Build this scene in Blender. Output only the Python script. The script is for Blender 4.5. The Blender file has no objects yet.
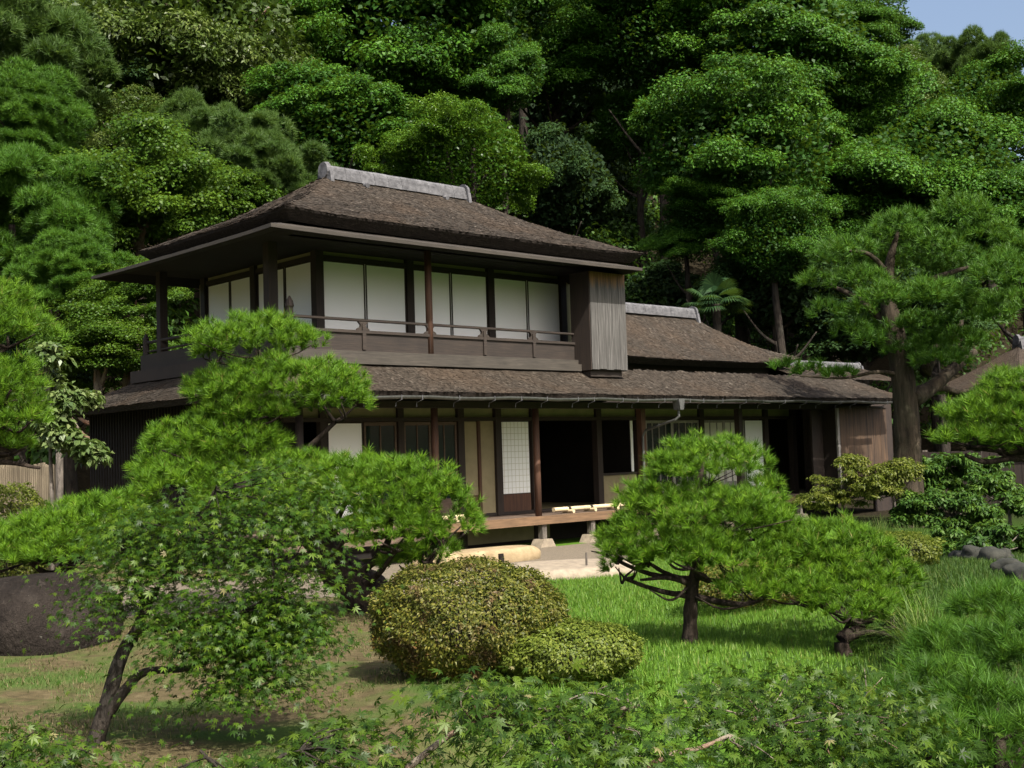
import bpy, math, random
import numpy as np
from mathutils import Vector, Matrix
S = bpy.context.scene
COL = S.collection
R_ = math.radians

# ---------------------------------------------------------------- camera, sky, sun, exposure
FPX, CAMZ = 1230.0, 1.71
ROLL, PITCH = 0.032, math.atan(71/1230.0)
Fv = np.array([0, math.cos(PITCH), math.sin(PITCH)]); R0 = np.array([1., 0, 0])
U0 = np.array([0, -math.sin(PITCH), math.cos(PITCH)])
Rv = R0*math.cos(ROLL) - U0*math.sin(ROLL); Uv = U0*math.cos(ROLL) + R0*math.sin(ROLL)
CAM = np.array([0, 0, CAMZ])
cd = bpy.data.cameras.new('camera'); cam = bpy.data.objects.new('camera', cd); COL.objects.link(cam)
cd.sensor_width = 36; cd.lens = FPX*36/1024; cd.clip_start = .1; cd.clip_end = 2000
m = Matrix.Identity(4)
for i in range(3):
    m[i][0] = Rv[i]; m[i][1] = Uv[i]; m[i][2] = -Fv[i]; m[i][3] = CAM[i]
cam.matrix_world = m
S.camera = cam
SUN_H, SUN_EL = (.5, -.866), R_(50)
hn = math.hypot(*SUN_H)
sd = Vector((SUN_H[0]/hn*math.cos(SUN_EL), SUN_H[1]/hn*math.cos(SUN_EL), math.sin(SUN_EL)))
W = bpy.data.worlds.new('World'); S.world = W; W.use_nodes = True
nt = W.node_tree; bg = nt.nodes['Background']
sk = nt.nodes.new('ShaderNodeTexSky'); sk.sky_type = 'NISHITA'; sk.sun_disc = False
sk.sun_elevation = SUN_EL; sk.sun_rotation = math.atan2(sd.x, sd.y)
sk.air_density = 1.0; sk.dust_density = 6.5; sk.ozone_density = 1.0
nt.links.new(sk.outputs[0], bg.inputs[0]); bg.inputs[1].default_value = .135
sl = bpy.data.lights.new('sun', 'SUN'); sl.energy = 4.8; sl.angle = R_(.5); sl.color = (1, .95, .86)
so = bpy.data.objects.new('sun', sl); COL.objects.link(so)
so.rotation_euler = sd.to_track_quat('Z', 'Y').to_euler(); so.location = (0, 0, 60)
S.view_settings.view_transform = 'Standard'; S.view_settings.look = 'None'
S.view_settings.gamma = 1; S.view_settings.exposure = .84; S.view_settings.use_curve_mapping = False
S.render.engine = 'CYCLES'
S.cycles.use_denoising = True; S.cycles.denoiser = 'OPENIMAGEDENOISE'
S.cycles.max_bounces = 6; S.cycles.diffuse_bounces = 3; S.cycles.transmission_bounces = 4
S.cycles.filter_width = 1.5

# ---------------------------------------------------------------- helpers
def at(px, py, Y):
    """point seen at a pixel of the photograph, at world depth Y"""
    d = Fv + Rv*(px-512)/FPX - Uv*(py-384)/FPX
    return CAM + d*(Y/d[1])
def tag(o, label=None, cat=None, group=None, kind=None):
    if label: o['label'] = label
    if cat: o['category'] = cat
    if group: o['group'] = group
    if kind: o['kind'] = kind
    return o
def thing(name, label, cat, loc=(0, 0, 0), rz=0, group=None):
    o = bpy.data.objects.new(name, None); COL.objects.link(o)
    o.empty_display_size = .3
    o.location = loc; o.rotation_euler = (0, 0, rz)
    return tag(o, label, cat, group)
def link(name, me, mat, parent=None, label=None):
    o = bpy.data.objects.new(name, me); COL.objects.link(o)
    if mat is not None:
        me.materials.clear(); me.materials.append(mat)
    if parent is not None: o.parent = parent
    if label: o['label'] = label
    return o
def np_mesh(name, v, f, rnd=None, smooth=False):
    """v (N,3), f (M,k) with a constant k; rnd one value per vertex"""
    v = np.ascontiguousarray(v, dtype=np.float32); f = np.ascontiguousarray(f, dtype=np.int32)
    me = bpy.data.meshes.new(name)
    me.vertices.add(len(v)); me.vertices.foreach_set('co', v.ravel())
    k = f.shape[1]
    me.loops.add(f.size); me.loops.foreach_set('vertex_index', f.ravel())
    me.polygons.add(len(f))
    me.polygons.foreach_set('loop_start', np.arange(0, f.size, k, dtype=np.int32))
    me.polygons.foreach_set('loop_total', np.full(len(f), k, dtype=np.int32))
    if rnd is not None:
        a = me.attributes.new('rnd', 'FLOAT', 'POINT'); a.data.foreach_set('value', np.ascontiguousarray(rnd, dtype=np.float32))
    if smooth: me.polygons.foreach_set('use_smooth', np.ones(len(f), dtype=bool))
    me.update(); me.validate()
    return me
class MB:
    """collects simple shapes, built as one mesh"""
    def __init__(s): s.v = []; s.f = []
    def add(s, vs, fs):
        n = len(s.v); s.v += [tuple(map(float, p)) for p in vs]; s.f += [tuple(i+n for i in q) for q in fs]
        return s
    def box(s, x0, x1, y0, y1, z0, z1):
        vs = [(x0, y0, z0), (x1, y0, z0), (x1, y1, z0), (x0, y1, z0), (x0, y0, z1), (x1, y0, z1), (x1, y1, z1), (x0, y1, z1)]
        return s.add(vs, [(0, 3, 2, 1), (4, 5, 6, 7), (0, 1, 5, 4), (1, 2, 6, 5), (2, 3, 7, 6), (3, 0, 4, 7)])
    def tube(s, pts, rad, n=8, cap=True, jit=0, seed=0):
        pts = [np.array(p, float) for p in pts]
        if not hasattr(rad, '__len__'): rad = [rad]*len(pts)
        rg = random.Random(seed); vs = []; fs = []
        ref = np.array([0.3, .2, 1.])
        for i, p in enumerate(pts):
            t = pts[min(i+1, len(pts)-1)] - pts[max(i-1, 0)]; t = t/(np.linalg.norm(t)+1e-9)
            if abs(t @ (ref/np.linalg.norm(ref))) > .95: a = np.cross(t, [1, 0, 0])
            else: a = np.cross(t, ref)
            a /= np.linalg.norm(a); b = np.cross(t, a)
            for k in range(n):
                an = 2*math.pi*k/n; rr = rad[i]*(1+rg.uniform(-jit, jit))
                vs.append(p + (a*math.cos(an)+b*math.sin(an))*rr)
        for i in range(len(pts)-1):
            for k in range(n):
                k2 = (k+1) % n
                fs.append((i*n+k, i*n+k2, (i+1)*n+k2, (i+1)*n+k))
        if cap:
            fs.append(tuple(range(n-1, -1, -1))); e = (len(pts)-1)*n; fs.append(tuple(e+k for k in range(n)))
        return s.add(vs, fs)
    def prism(s, outline, axis, a, b):
        """outline [(u,v)] in the plane across axis ('y': x,z)"""
        n = len(outline)
        if axis == 'y': vs = [(u, a, v) for u, v in outline]+[(u, b, v) for u, v in outline]
        elif axis == 'x': vs = [(a, u, v) for u, v in outline]+[(b, u, v) for u, v in outline]
        else: vs = [(u, v, a) for u, v in outline]+[(u, v, b) for u, v in outline]
        fs = [tuple(range(n)), tuple(range(2*n-1, n-1, -1))]+[(i, i+n, (i+1) % n+n, (i+1) % n) for i in range(n)]
        return s.add(vs, fs)
    def build(s, name, mat, parent=None, label=None, smooth=False, off=None):
        me = bpy.data.meshes.new(name); v = s.v
        if off is not None: v = [(p[0]-off[0], p[1]-off[1], p[2]-off[2]) for p in v]
        me.from_pydata(v, [], s.f); me.update()
        if smooth:
            for p in me.polygons: p.use_smooth = True
        return link(name, me, mat, parent, label)
def smooth_path(pts, n=5):
    """Catmull-Rom through the points"""
    P = [np.array(p, float) for p in pts]; P = [2*P[0]-P[1]]+P+[2*P[-1]-P[-2]]; out = []
    for i in range(1, len(P)-2):
        for k in range(n):
            t = k/n; a, b, c, d = P[i-1], P[i], P[i+1], P[i+2]
            out.append(.5*(2*b+(c-a)*t+(2*a-5*b+4*c-d)*t*t+(3*b-a-3*c+d)*t**3))
    out.append(P[-2]); return out
def unit(a): return a/(np.linalg.norm(a, axis=-1, keepdims=True)+1e-9)

# ---------------------------------------------------------------- materials
def new_mat(name):
    mt = bpy.data.materials.new(name); mt.use_nodes = True
    t = mt.node_tree; b = t.nodes['Principled BSDF']
    return mt, t, b
def ramp(t, fac, stops):
    r = t.nodes.new('ShaderNodeValToRGB'); e = r.color_ramp.elements
    while len(e) < len(stops): e.new(.5)
    for q, (p, c) in zip(e, stops): q.position = p; q.color = (c[0], c[1], c[2], 1)
    t.links.new(fac, r.inputs[0]); return r.outputs[0]
def coords(t, scale=(1, 1, 1), rot=(0, 0, 0)):
    tc = t.nodes.new('ShaderNodeTexCoord'); mp = t.nodes.new('ShaderNodeMapping')
    mp.inputs['Scale'].default_value = scale; mp.inputs['Rotation'].default_value = rot
    t.links.new(tc.outputs['Object'], mp.inputs[0]); return mp.outputs[0]
def noise(t, vec, scale, detail=4, rough=.6):
    n = t.nodes.new('ShaderNodeTexNoise'); n.inputs['Scale'].default_value = scale
    n.inputs['Detail'].default_value = detail; n.inputs['Roughness'].default_value = rough
    if vec is not None: t.links.new(vec, n.inputs['Vector'])
    return n.outputs['Fac']
def mix(t, f, a, b, mode='MIX'):
    n = t.nodes.new('ShaderNodeMix'); n.data_type = 'RGBA'; n.blend_type = mode
    for s_, v in ((n.inputs['Factor'], f), (n.inputs['A'], a), (n.inputs['B'], b)):
        if hasattr(v, 'links') or hasattr(v, 'is_linked'): t.links.new(v, s_)
        elif isinstance(v, tuple): s_.default_value = (*v, 1)
        else: s_.default_value = v
    return n.outputs['Result']
def bump(t, b, h, strength=.4, dist=.02):
    n = t.nodes.new('ShaderNodeBump'); n.inputs['Strength'].default_value = strength; n.inputs['Distance'].default_value = dist
    t.links.new(h, n.inputs['Height']); t.links.new(n.outputs[0], b.inputs['Normal'])
def m_fol(name, stops, trans=.25, rough=.45, tcol=None, patch=None):
    mt, t, b = new_mat(name)
    a = t.nodes.new('ShaderNodeAttribute'); a.attribute_name = 'rnd'
    c = ramp(t, a.outputs['Fac'], stops)
    if patch:
        pf = ramp(t, noise(t, coords(t), patch[1], 3), [(patch[2], (0, 0, 0)), (patch[2]+.12, (1, 1, 1))])
        c = mix(t, pf, c, patch[0])
    t.links.new(c, b.inputs['Base Color']); b.inputs['Roughness'].default_value = rough
    b.inputs['Specular IOR Level'].default_value = .22
    tr = t.nodes.new('ShaderNodeBsdfTranslucent')
    tc = mix(t, .55, c, tcol or (.16, .26, .02))
    t.links.new(tc, tr.inputs[0])
    ms = t.nodes.new('ShaderNodeMixShader'); ms.inputs[0].default_value = trans
    t.links.new(b.outputs[0], ms.inputs[1]); t.links.new(tr.outputs[0], ms.inputs[2])
    t.links.new(ms.outputs[0], t.nodes['Material Output'].inputs[0])
    return mt
def m_wood(name, c0, c1, axis='z', rough=.75, grain=40, bs=.3):
    mt, t, b = new_mat(name)
    sc = {'x': (.06, 1, 1), 'y': (1, .06, 1), 'z': (1, 1, .06)}[axis]
    v = coords(t, sc); n1 = noise(t, v, grain, 5, .65); n2 = noise(t, coords(t), 1.7, 3)
    c = ramp(t, n1, [(.3, c0), (.7, c1)])
    c = mix(t, ramp(t, n2, [(.35, (0, 0, 0)), (.75, (.5, .5, .5))]), c, tuple(x*.6 for x in c0))
    t.links.new(c, b.inputs['Base Color']); b.inputs['Roughness'].default_value = rough
    bump(t, b, n1, bs, .01); return mt
def m_plain(name, c0, c1, scale=6, rough=.8, bs=.2, detail=5, bscale=None, spec=.3):
    mt, t, b = new_mat(name)
    n1 = noise(t, coords(t), scale, detail)
    t.links.new(ramp(t, n1, [(.3, c0), (.7, c1)]), b.inputs['Base Color']); b.inputs['Roughness'].default_value = rough
    b.inputs['Specular IOR Level'].default_value = spec
    if bs: bump(t, b, noise(t, coords(t), bscale or scale*3, 5) if bscale else n1, bs, .02)
    return mt
def m_shingle(name, cols, moss=None):
    mt, t, b = new_mat(name)
    fine = noise(t, coords(t, (1, 1, 4)), 4.5, 7, .8)
    sc = coords(t); big = noise(t, sc, .9, 4, .6)
    grit = noise(t, coords(t, (.7, .7, 2.5)), 17, 4, .75)
    c = ramp(t, fine, [(.25, cols[0]), (.5, cols[1]), (.78, cols[2])])
    c = mix(t, ramp(t, big, [(.4, (0, 0, 0)), (.7, (.6, .6, .6))]), c, cols[3])
    c = mix(t, ramp(t, grit, [(.56, (0, 0, 0)), (.72, (.7, .7, .7))]), c, tuple(min(1, x*1.9) for x in cols[2]))
    c = mix(t, ramp(t, grit, [(.3, (.8, .8, .8)), (.46, (0, 0, 0))]), c, tuple(x*.45 for x in cols[0]))
    if moss: c = mix(t, ramp(t, noise(t, sc, 2.3, 5), [(.55, (0, 0, 0)), (.75, (.5, .5, .5))]), c, moss)
    t.links.new(c, b.inputs['Base Color']); b.inputs['Roughness'].default_value = .9; b.inputs['Specular IOR Level'].default_value = .15
    ad = t.nodes.new('ShaderNodeMath'); ad.operation = 'ADD'; t.links.new(fine, ad.inputs[0]); t.links.new(grit, ad.inputs[1])
    bump(t, b, ad.outputs[0], 1, .09); return mt

M = {}
M['dark_wood'] = m_wood('dark_wood', (.014, .009, .007), (.036, .023, .016), 'z')
M['dark_wood_x'] = m_wood('dark_wood_x', (.014, .010, .007), (.034, .023, .017), 'x')
M['red_wood'] = m_wood('red_wood', (.045, .02, .012), (.11, .05, .026), 'z')
M['rail_wood'] = m_wood('rail_wood', (.016, .011, .008), (.042, .029, .021), 'x')
M['fascia_wood'] = m_wood('fascia_wood', (.013, .009, .007), (.036, .025, .018), 'x')
M['grey_wood_x'] = m_wood('grey_wood_x', (.026, .022, .017), (.066, .056, .044), 'x')
M['canopy_wood'] = m_wood('canopy_wood', (.02, .016, .012), (.052, .042, .031), 'x')
M['veranda_wood'] = m_wood('veranda_wood', (.085, .05, .026), (.20, .118, .062), 'x')
M['floor_wood'] = m_wood('floor_wood', (.07, .047, .033), (.14, .096, .067), 'x')
M['grey_wood'] = m_wood('grey_wood', (.16, .15, .14), (.34, .325, .30), 'z', grain=28)
M['brown_plank'] = m_wood('brown_plank', (.020, .013, .009), (.115, .066, .034), 'z', grain=14)
M['shingle'] = m_shingle('shingle', [(.026, .020, .016), (.066, .052, .042), (.118, .096, .076), (.085, .058, .038)], (.058, .056, .032))
def m_chip():
    mt, t, b = new_mat('shingle_chip'); a = t.nodes.new('ShaderNodeAttribute'); a.attribute_name = 'rnd'
    c = ramp(t, a.outputs['Fac'], [(0, (.012, .010, .008)), (.3, (.027, .022, .017)), (.6, (.044, .036, .028)), (.85, (.066, .055, .044)), (1, (.13, .113, .092))])
    c = mix(t, ramp(t, noise(t, coords(t), .8, 4), [(.45, (0, 0, 0)), (.7, (.5, .5, .5))]), c, (.07, .047, .03))
    t.links.new(c, b.inputs['Base Color']); b.inputs['Roughness'].default_value = .9; b.inputs['Specular IOR Level'].default_value = .15; return mt
M['shingle_chip'] = m_chip()
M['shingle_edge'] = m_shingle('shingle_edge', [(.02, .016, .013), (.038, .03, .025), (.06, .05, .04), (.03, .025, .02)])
M['ridge'] = m_plain('ridge', (.05, .05, .054), (.14, .14, .148), 9, .85, .6, bscale=22)
M['paper'] = m_plain('paper', (.84, .86, .86), (.88, .89, .88), .7, .9, 0)
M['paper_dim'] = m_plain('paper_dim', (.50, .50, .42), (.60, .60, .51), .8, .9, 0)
M['plaster'] = m_plain('plaster', (.21, .18, .105), (.28, .24, .145), 3, .95, .1, bscale=60)
M['olive_plaster'] = m_plain('olive_plaster', (.20, .185, .105), (.28, .26, .15), 3, .95, .1, bscale=60)
M['glass'] = m_plain('glass', (.012, .02, .017), (.02, .03, .026), 2, .08, 0, spec=.5)
M['shade_black'] = m_plain('shade_black', (.012, .010, .009), (.02, .017, .014), 2, .9, 0)  # near-black; shade under eaves and inside rooms put into the colour
M['mat_floor'] = m_plain('mat_floor', (.20, .17, .09), (.28, .24, .13), 20, .8, .1)
M['metal'] = m_plain('metal', (.045, .046, .044), (.085, .088, .084), 12, .5, .05, spec=.5)
M['bamboo'] = m_wood('bamboo', (.50, .40, .24), (.66, .55, .36), 'x', .5, 30, .05)
M['stone'] = m_plain('stone', (.16, .134, .10), (.30, .25, .185), 8, .9, .5, bscale=28)
M['straw_stone'] = m_plain('straw_stone', (.19, .14, .075), (.33, .255, .15), 5, .9, .4, bscale=26)
M['boulder'] = m_plain('boulder', (.015, .011, .009), (.046, .034, .028), 3.2, .9, 1, 7, bscale=7)
M['dark_rock'] = m_plain('dark_rock', (.012, .014, .012), (.045, .045, .036), 5, .9, .7, bscale=14)
def m_boulder():
    mt, t, b = new_mat('boulder_rock')
    n1 = noise(t, coords(t), 3, 8, .7); n2 = noise(t, coords(t, (1, 1, .5)), 9, 6, .75); n3 = noise(t, coords(t), 16, 5, .7)
    c = ramp(t, n1, [(.3, (.013, .0105, .009)), (.55, (.032, .026, .022)), (.75, (.055, .046, .039))])
    c = mix(t, ramp(t, n2, [(.58, (0, 0, 0)), (.68, (.55, .55, .55))]), c, (.085, .072, .06))
    c = mix(t, ramp(t, n3, [(.66, (0, 0, 0)), (.70, (.8, .8, .8))]), c, (.13, .125, .105))
    t.links.new(c, b.inputs['Base Color']); b.inputs['Roughness'].default_value = .95; b.inputs['Specular IOR Level'].default_value = .1
    ad = t.nodes.new('ShaderNodeMath'); ad.operation = 'ADD'; t.links.new(n1, ad.inputs[0]); t.links.new(n2, ad.inputs[1])
    bump(t, b, ad.outputs[0], 1, .12); return mt
M['boulder'] = m_boulder()
def m_bark(name, c0, c1, c2=None, sc=(1, 1, .25), scale=14):
    mt, t, b = new_mat(name)
    v = coords(t, sc); n1 = noise(t, v, scale, 6, .7); n2 = noise(t, coords(t), 2.2, 4)
    c = ramp(t, n1, [(.35, c0), (.65, c1)])
    if c2: c = mix(t, ramp(t, n2, [(.5, (0, 0, 0)), (.68, (1, 1, 1))]), c, c2)
    t.links.new(c, b.inputs['Base Color']); b.inputs['Roughness'].default_value = .95; b.inputs['Specular IOR Level'].default_value = .1
    bump(t, b, n1, 1, .04); return mt
M['bark'] = m_bark('bark', (.012, .010, .009), (.05, .042, .034), (.036, .034, .028))
M['pine_bark'] = m_bark('pine_bark', (.014, .011, .009), (.055, .042, .033))
M['old_bark'] = m_bark('old_bark', (.014, .012, .009), (.066, .052, .037), (.04, .037, .024), (1, 1, .12), 10)
M['pale_bark'] = m_bark('pale_bark', (.09, .075, .06), (.26, .22, .17), (.20, .10, .06))
M['weathered'] = m_bark('weathered', (.05, .045, .04), (.2, .175, .15))
# foliage: stops over a per-leaf random value
M['pine'] = m_fol('pine', [(0, (.030, .078, .004)), (.5, (.072, .165, .007)), (.95, (.135, .245, .011)), (1, (.20, .17, .05))], .15, .55)
M['pine_dull'] = m_fol('pine_dull', [(0, (.026, .06, .012)), (.6, (.062, .118, .022)), (1, (.12, .185, .036))], .2, .5)
M['pine_side'] = m_fol('pine_side', [(0, (.020, .060, .006)), (.5, (.046, .122, .010)), (1, (.095, .20, .018))], .22, .5)
M['camphor'] = m_fol('camphor', [(0, (.014, .05, .004)), (.5, (.034, .108, .006)), (1, (.07, .172, .010))], .22, .55)
M['camphor_light'] = m_fol('camphor_light', [(0, (.026, .075, .005)), (.5, (.062, .142, .009)), (1, (.12, .21, .016))], .25, .4)
M['oak_olive'] = m_fol('oak_olive', [(0, (.026, .05, .008)), (.5, (.062, .098, .018)), (1, (.12, .155, .036))], .18, .42)
M['shade_leaf'] = m_fol('shade_leaf', [(0, (.008, .024, .006)), (.5, (.016, .044, .009)), (1, (.03, .07, .013))], .15, .75)  # deep shade of the hollow put into a very dark leaf colour
M['undergrowth'] = m_fol('undergrowth', [(0, (.014, .04, .006)), (.5, (.03, .078, .009)), (1, (.06, .12, .014))], .2, .55)
M['maple_far'] = m_fol('maple_far', [(0, (.020, .054, .005)), (.5, (.046, .102, .007)), (1, (.09, .155, .012))], .32, .5)
M['maple'] = m_fol('maple', [(0, (.010, .030, .002)), (.5, (.029, .072, .004)), (.93, (.085, .135, .010)), (1, (.2, .18, .08))], .25, .45)
M['maple_front'] = m_fol('maple_front', [(0, (.010, .029, .002)), (.5, (.031, .068, .005)), (.93, (.088, .138, .012)), (1, (.2, .18, .08))], .25, .45)
M['azalea'] = m_fol('azalea', [(0, (.034, .045, .006)), (.45, (.088, .098, .013)), (.78, (.155, .14, .024)), (.88, (.16, .08, .025)), (1, (.22, .11, .035))], .15, .5, patch=((.10, .06, .03), 4.2, .53))
M['azalea_green'] = m_fol('azalea_green', [(0, (.045, .068, .008)), (.5, (.10, .135, .016)), (.9, (.175, .195, .03)), (1, (.2, .13, .05))], .18, .5)
M['yellow_shrub'] = m_fol('yellow_shrub', [(0, (.045, .064, .008)), (.5, (.09, .112, .014)), (1, (.15, .16, .024))], .25, .5)
M['broad_shrub'] = m_fol('broad_shrub', [(0, (.014, .042, .006)), (.5, (.034, .085, .010)), (1, (.08, .145, .018))], .2, .55)
M['pale_shrub'] = m_fol('pale_shrub', [(0, (.04, .075, .022)), (.5, (.085, .13, .04)), (1, (.17, .205, .08))], .25, .35)
M['palm'] = m_fol('palm', [(0, (.01, .03, .010)), (.5, (.02, .055, .017)), (1, (.04, .085, .025))], .2, .6)
M['grass'] = m_fol('grass', [(0, (.045, .10, .010)), (.5, (.085, .18, .018)), (.9, (.13, .24, .026)), (1, (.2, .2, .06))], .3, .5)
M['shaded_bank_grass'] = m_fol('shaded_bank_grass', [(0, (.012, .034, .004)), (.5, (.028, .068, .008)), (.9, (.058, .11, .014)), (1, (.11, .115, .04))], .2, .6)  # darker than the lawn: tree shade on the bank put into the colour
M['dry_grass'] = m_fol('dry_grass', [(0, (.035, .07, .012)), (.4, (.06, .10, .02)), (.7, (.11, .10, .04)), (1, (.17, .135, .07))], .25, .6)
M['long_grass'] = m_fol('long_grass', [(0, (.03, .075, .009)), (.6, (.075, .145, .02)), (1, (.2, .23, .07))], .3, .5)

# ---------------------------------------------------------------- ground
HX = np.array([math.sin(R_(47)), math.cos(R_(47))]); HY = np.array([-math.cos(R_(47)), math.sin(R_(47))])
HO = np.array([-.25, 23.65])                       # house origin (lower front corner of the paper screen)
def local(x, y):
    dx, dy = x-HO[0], y-HO[1]
    return dx*HX[0]+dy*HX[1], dx*HY[0]+dy*HY[1]
def world(X, Y): return HO + HX*X + HY*Y
def height(x, y):
    x = np.asarray(x, float); y = np.asarray(y, float)
    foot = np.interp(x, [-90, -14, -8, 0, 8, 16, 40, 120], [16, 24, 31, 37, 43, 45, 46, 60])
    d = np.maximum(0, y-foot)
    h = .66*d*np.clip(d/5, 0, 1)
    top = np.interp(x, [-60, 0, 20, 40, 80], [44, 42, 31, 18, 9])
    h = top*np.tanh(h/top)
    und = .05*np.sin(x*.9+1.3)*np.cos(y*.7)+.03*np.sin(x*2.1+y*1.7)
    und = und*np.clip((18-y)/4, 0, 1)
    mound = .22*np.exp(-((x-5.6)**2/3+(y-14.6)**2/4))+.10*np.exp(-((x-3.4)**2/3+(y-12.5)**2/3))
    return h+und+mound
xs = np.concatenate([np.linspace(-400, -40, 19)[:-1], np.linspace(-40, -10, 31)[:-1], np.linspace(-10, 12, 111)[:-1], np.linspace(12, 45, 34)[:-1], np.linspace(45, 400, 19)])
ys = np.concatenate([np.linspace(-60, 2, 12)[:-1], np.linspace(2, 26, 121)[:-1], np.linspace(26, 90, 65)[:-1], np.linspace(90, 500, 20)])
gx, gy = np.meshgrid(xs, ys); gz = height(gx, gy)
nx, ny = len(xs), len(ys)
idx = np.arange(nx*ny).reshape(ny, nx)
gf = np.stack([idx[:-1, :-1], idx[:-1, 1:], idx[1:, 1:], idx[1:, :-1]], -1).reshape(-1, 4)
gme = np_mesh('ground', np.stack([gx, gy, gz], -1).reshape(-1, 3), gf, smooth=True)
def m_ground():
    mt, t, b = new_mat('ground_soil')
    v = coords(t); n1 = noise(t, v, .9, 5, .6); n2 = noise(t, v, 9, 6, .7); n3 = noise(t, v, 60, 4, .7)
    soil = ramp(t, n2, [(.3, (.045, .037, .019)), (.55, (.095, .076, .040)), (.75, (.15, .122, .07))])
    moss = ramp(t, n3, [(.3, (.035, .062, .014)), (.7, (.07, .11, .026))])
    c = mix(t, ramp(t, n1, [(.39, (1, 1, 1)), (.53, (0, 0, 0))]), soil, moss)
    sep = t.nodes.new('ShaderNodeSeparateXYZ'); t.links.new(v, sep.inputs[0])
    # lawn (east of the azalea), forest floor behind the house
    def mp(o, a, b_):
        n = t.nodes.new('ShaderNodeMapRange'); n.inputs[1].default_value = a; n.inputs[2].default_value = b_; t.links.new(o, n.inputs[0]); return n.outputs[0]
    ad = t.nodes.new('ShaderNodeMath'); ad.operation = 'MULTIPLY_ADD'; t.links.new(n1, ad.inputs[0]); ad.inputs[1].default_value = 1.5; t.links.new(sep.outputs[0], ad.inputs[2])
    lawn = ramp(t, n3, [(.25, (.045, .10, .010)), (.75, (.085, .17, .02))])
    c = mix(t, mp(ad.outputs[0], .2, 1.0), c, lawn)
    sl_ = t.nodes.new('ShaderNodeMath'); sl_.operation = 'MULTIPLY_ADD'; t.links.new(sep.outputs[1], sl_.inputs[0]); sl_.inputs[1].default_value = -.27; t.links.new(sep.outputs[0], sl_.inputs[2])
    shaded_turf = ramp(t, n3, [(.25, (.014, .034, .005)), (.75, (.036, .07, .010))])  # tree shade over the right bank painted as darker ground
    c = mix(t, mp(sl_.outputs[0], -.3, .3), c, shaded_turf)
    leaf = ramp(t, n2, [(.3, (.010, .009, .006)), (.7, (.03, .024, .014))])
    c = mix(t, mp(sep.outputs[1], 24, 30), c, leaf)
    t.links.new(c, b.inputs['Base Color']); b.inputs['Roughness'].default_value = 1; b.inputs['Specular IOR Level'].default_value = .05
    bump(t, b, n3, .6, .03); return mt
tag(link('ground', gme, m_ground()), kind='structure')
# gravel strip in front of the house
pth = MB(); lo = []; hi = []
rg = random.Random(3)
for i in range(41):
    X = -13+i*.45
    yl = np.interp(X, [-13, -9, -6.8, -3.4, -2, 0, 2, 5.2], [-4.2, -4.6, -4.6, -5.45, -5.0, -3.4, -2.7, -2.4])+rg.uniform(-.12, .12)
    a = world(X, yl); c = world(X, -1.25 if X > -6.5 else -.5); lo.append(a); hi.append(c)
vs = []
for a, c in zip(lo, hi):
    for k in range(7):
        p = a+(c-a)*k/6; vs.append((p[0], p[1], float(height(*p))+.004+.01*math.sin(k/6*math.pi)))
pth.add(vs, [(i*7+k, (i+1)*7+k, (i+1)*7+k+1, i*7+k+1) for i in range(40) for k in range(6)])
tag(pth.build('gravel_path', m_plain('gravel', (.09, .074, .052), (.175, .146, .108), 40, 1, .5, bscale=90)), kind='structure')

# ---------------------------------------------------------------- the house
HOUSE_RZ = math.atan2(HX[1], HX[0])
house = thing('japanese_house', 'old two-storey wooden Japanese house with shingled hip roofs, white paper screens and a veranda', 'house', (HO[0], HO[1], 0), HOUSE_RZ)
def hb(name, mat, *boxes, label=None, parent=None):
    g = MB()
    for b in boxes: g.box(*b)
    return g.build(name, M[mat], parent or house, label)
def ring_pts(x0, x1, y0, y1, z, n, lift, rg, jz):
    out = []
    cs = [(x0, y0), (x1, y0), (x1, y1), (x0, y1)]
    for s in range(4):
        a, c = cs[s], cs[(s+1) % 4]
        for k in range(n):
            u = k/n; l = lift*abs(2*u-1)**5
            out.append((a[0]+(c[0]-a[0])*u, a[1]+(c[1]-a[1])*u, z+l+rg.uniform(-jz, jz)))
    return out
def hip(name, rings, mat, parent, n=28, seed=1, label=None):
    """rings: (x0,x1,y0,y1,z,lift,jitter) from the soffit out to the eave and up to the ridge"""
    rg = random.Random(seed); g = MB(); vs = []; fs = []
    for r in rings: vs += ring_pts(*r[:5], n, r[5], rg, r[6])
    N = 4*n
    for i in range(len(rings)-1):
        for k in range(N):
            k2 = (k+1) % N; fs.append((i*N+k, i*N+k2, (i+1)*N+k2, (i+1)*N+k))
    g.add(vs, fs); return g.build(name, mat, parent, label)
def hip_rings(x0, x1, y0, y1, ze, rx0, rx1, ry, zr, lift, steps=9, sag=.08):
    out = []
    for i in range(steps+1):
        u = i/steps; z = ze+(zr-ze)*u-sag*math.sin(math.pi*u)
        out.append((x0+(rx0-x0)*u, x1+(rx1-x1)*u, y0+(ry-y0)*u, y1+(ry-y1)*u, z, lift*(1-u)**2, .012 if 0 < i < steps else .006))
    return out
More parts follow.
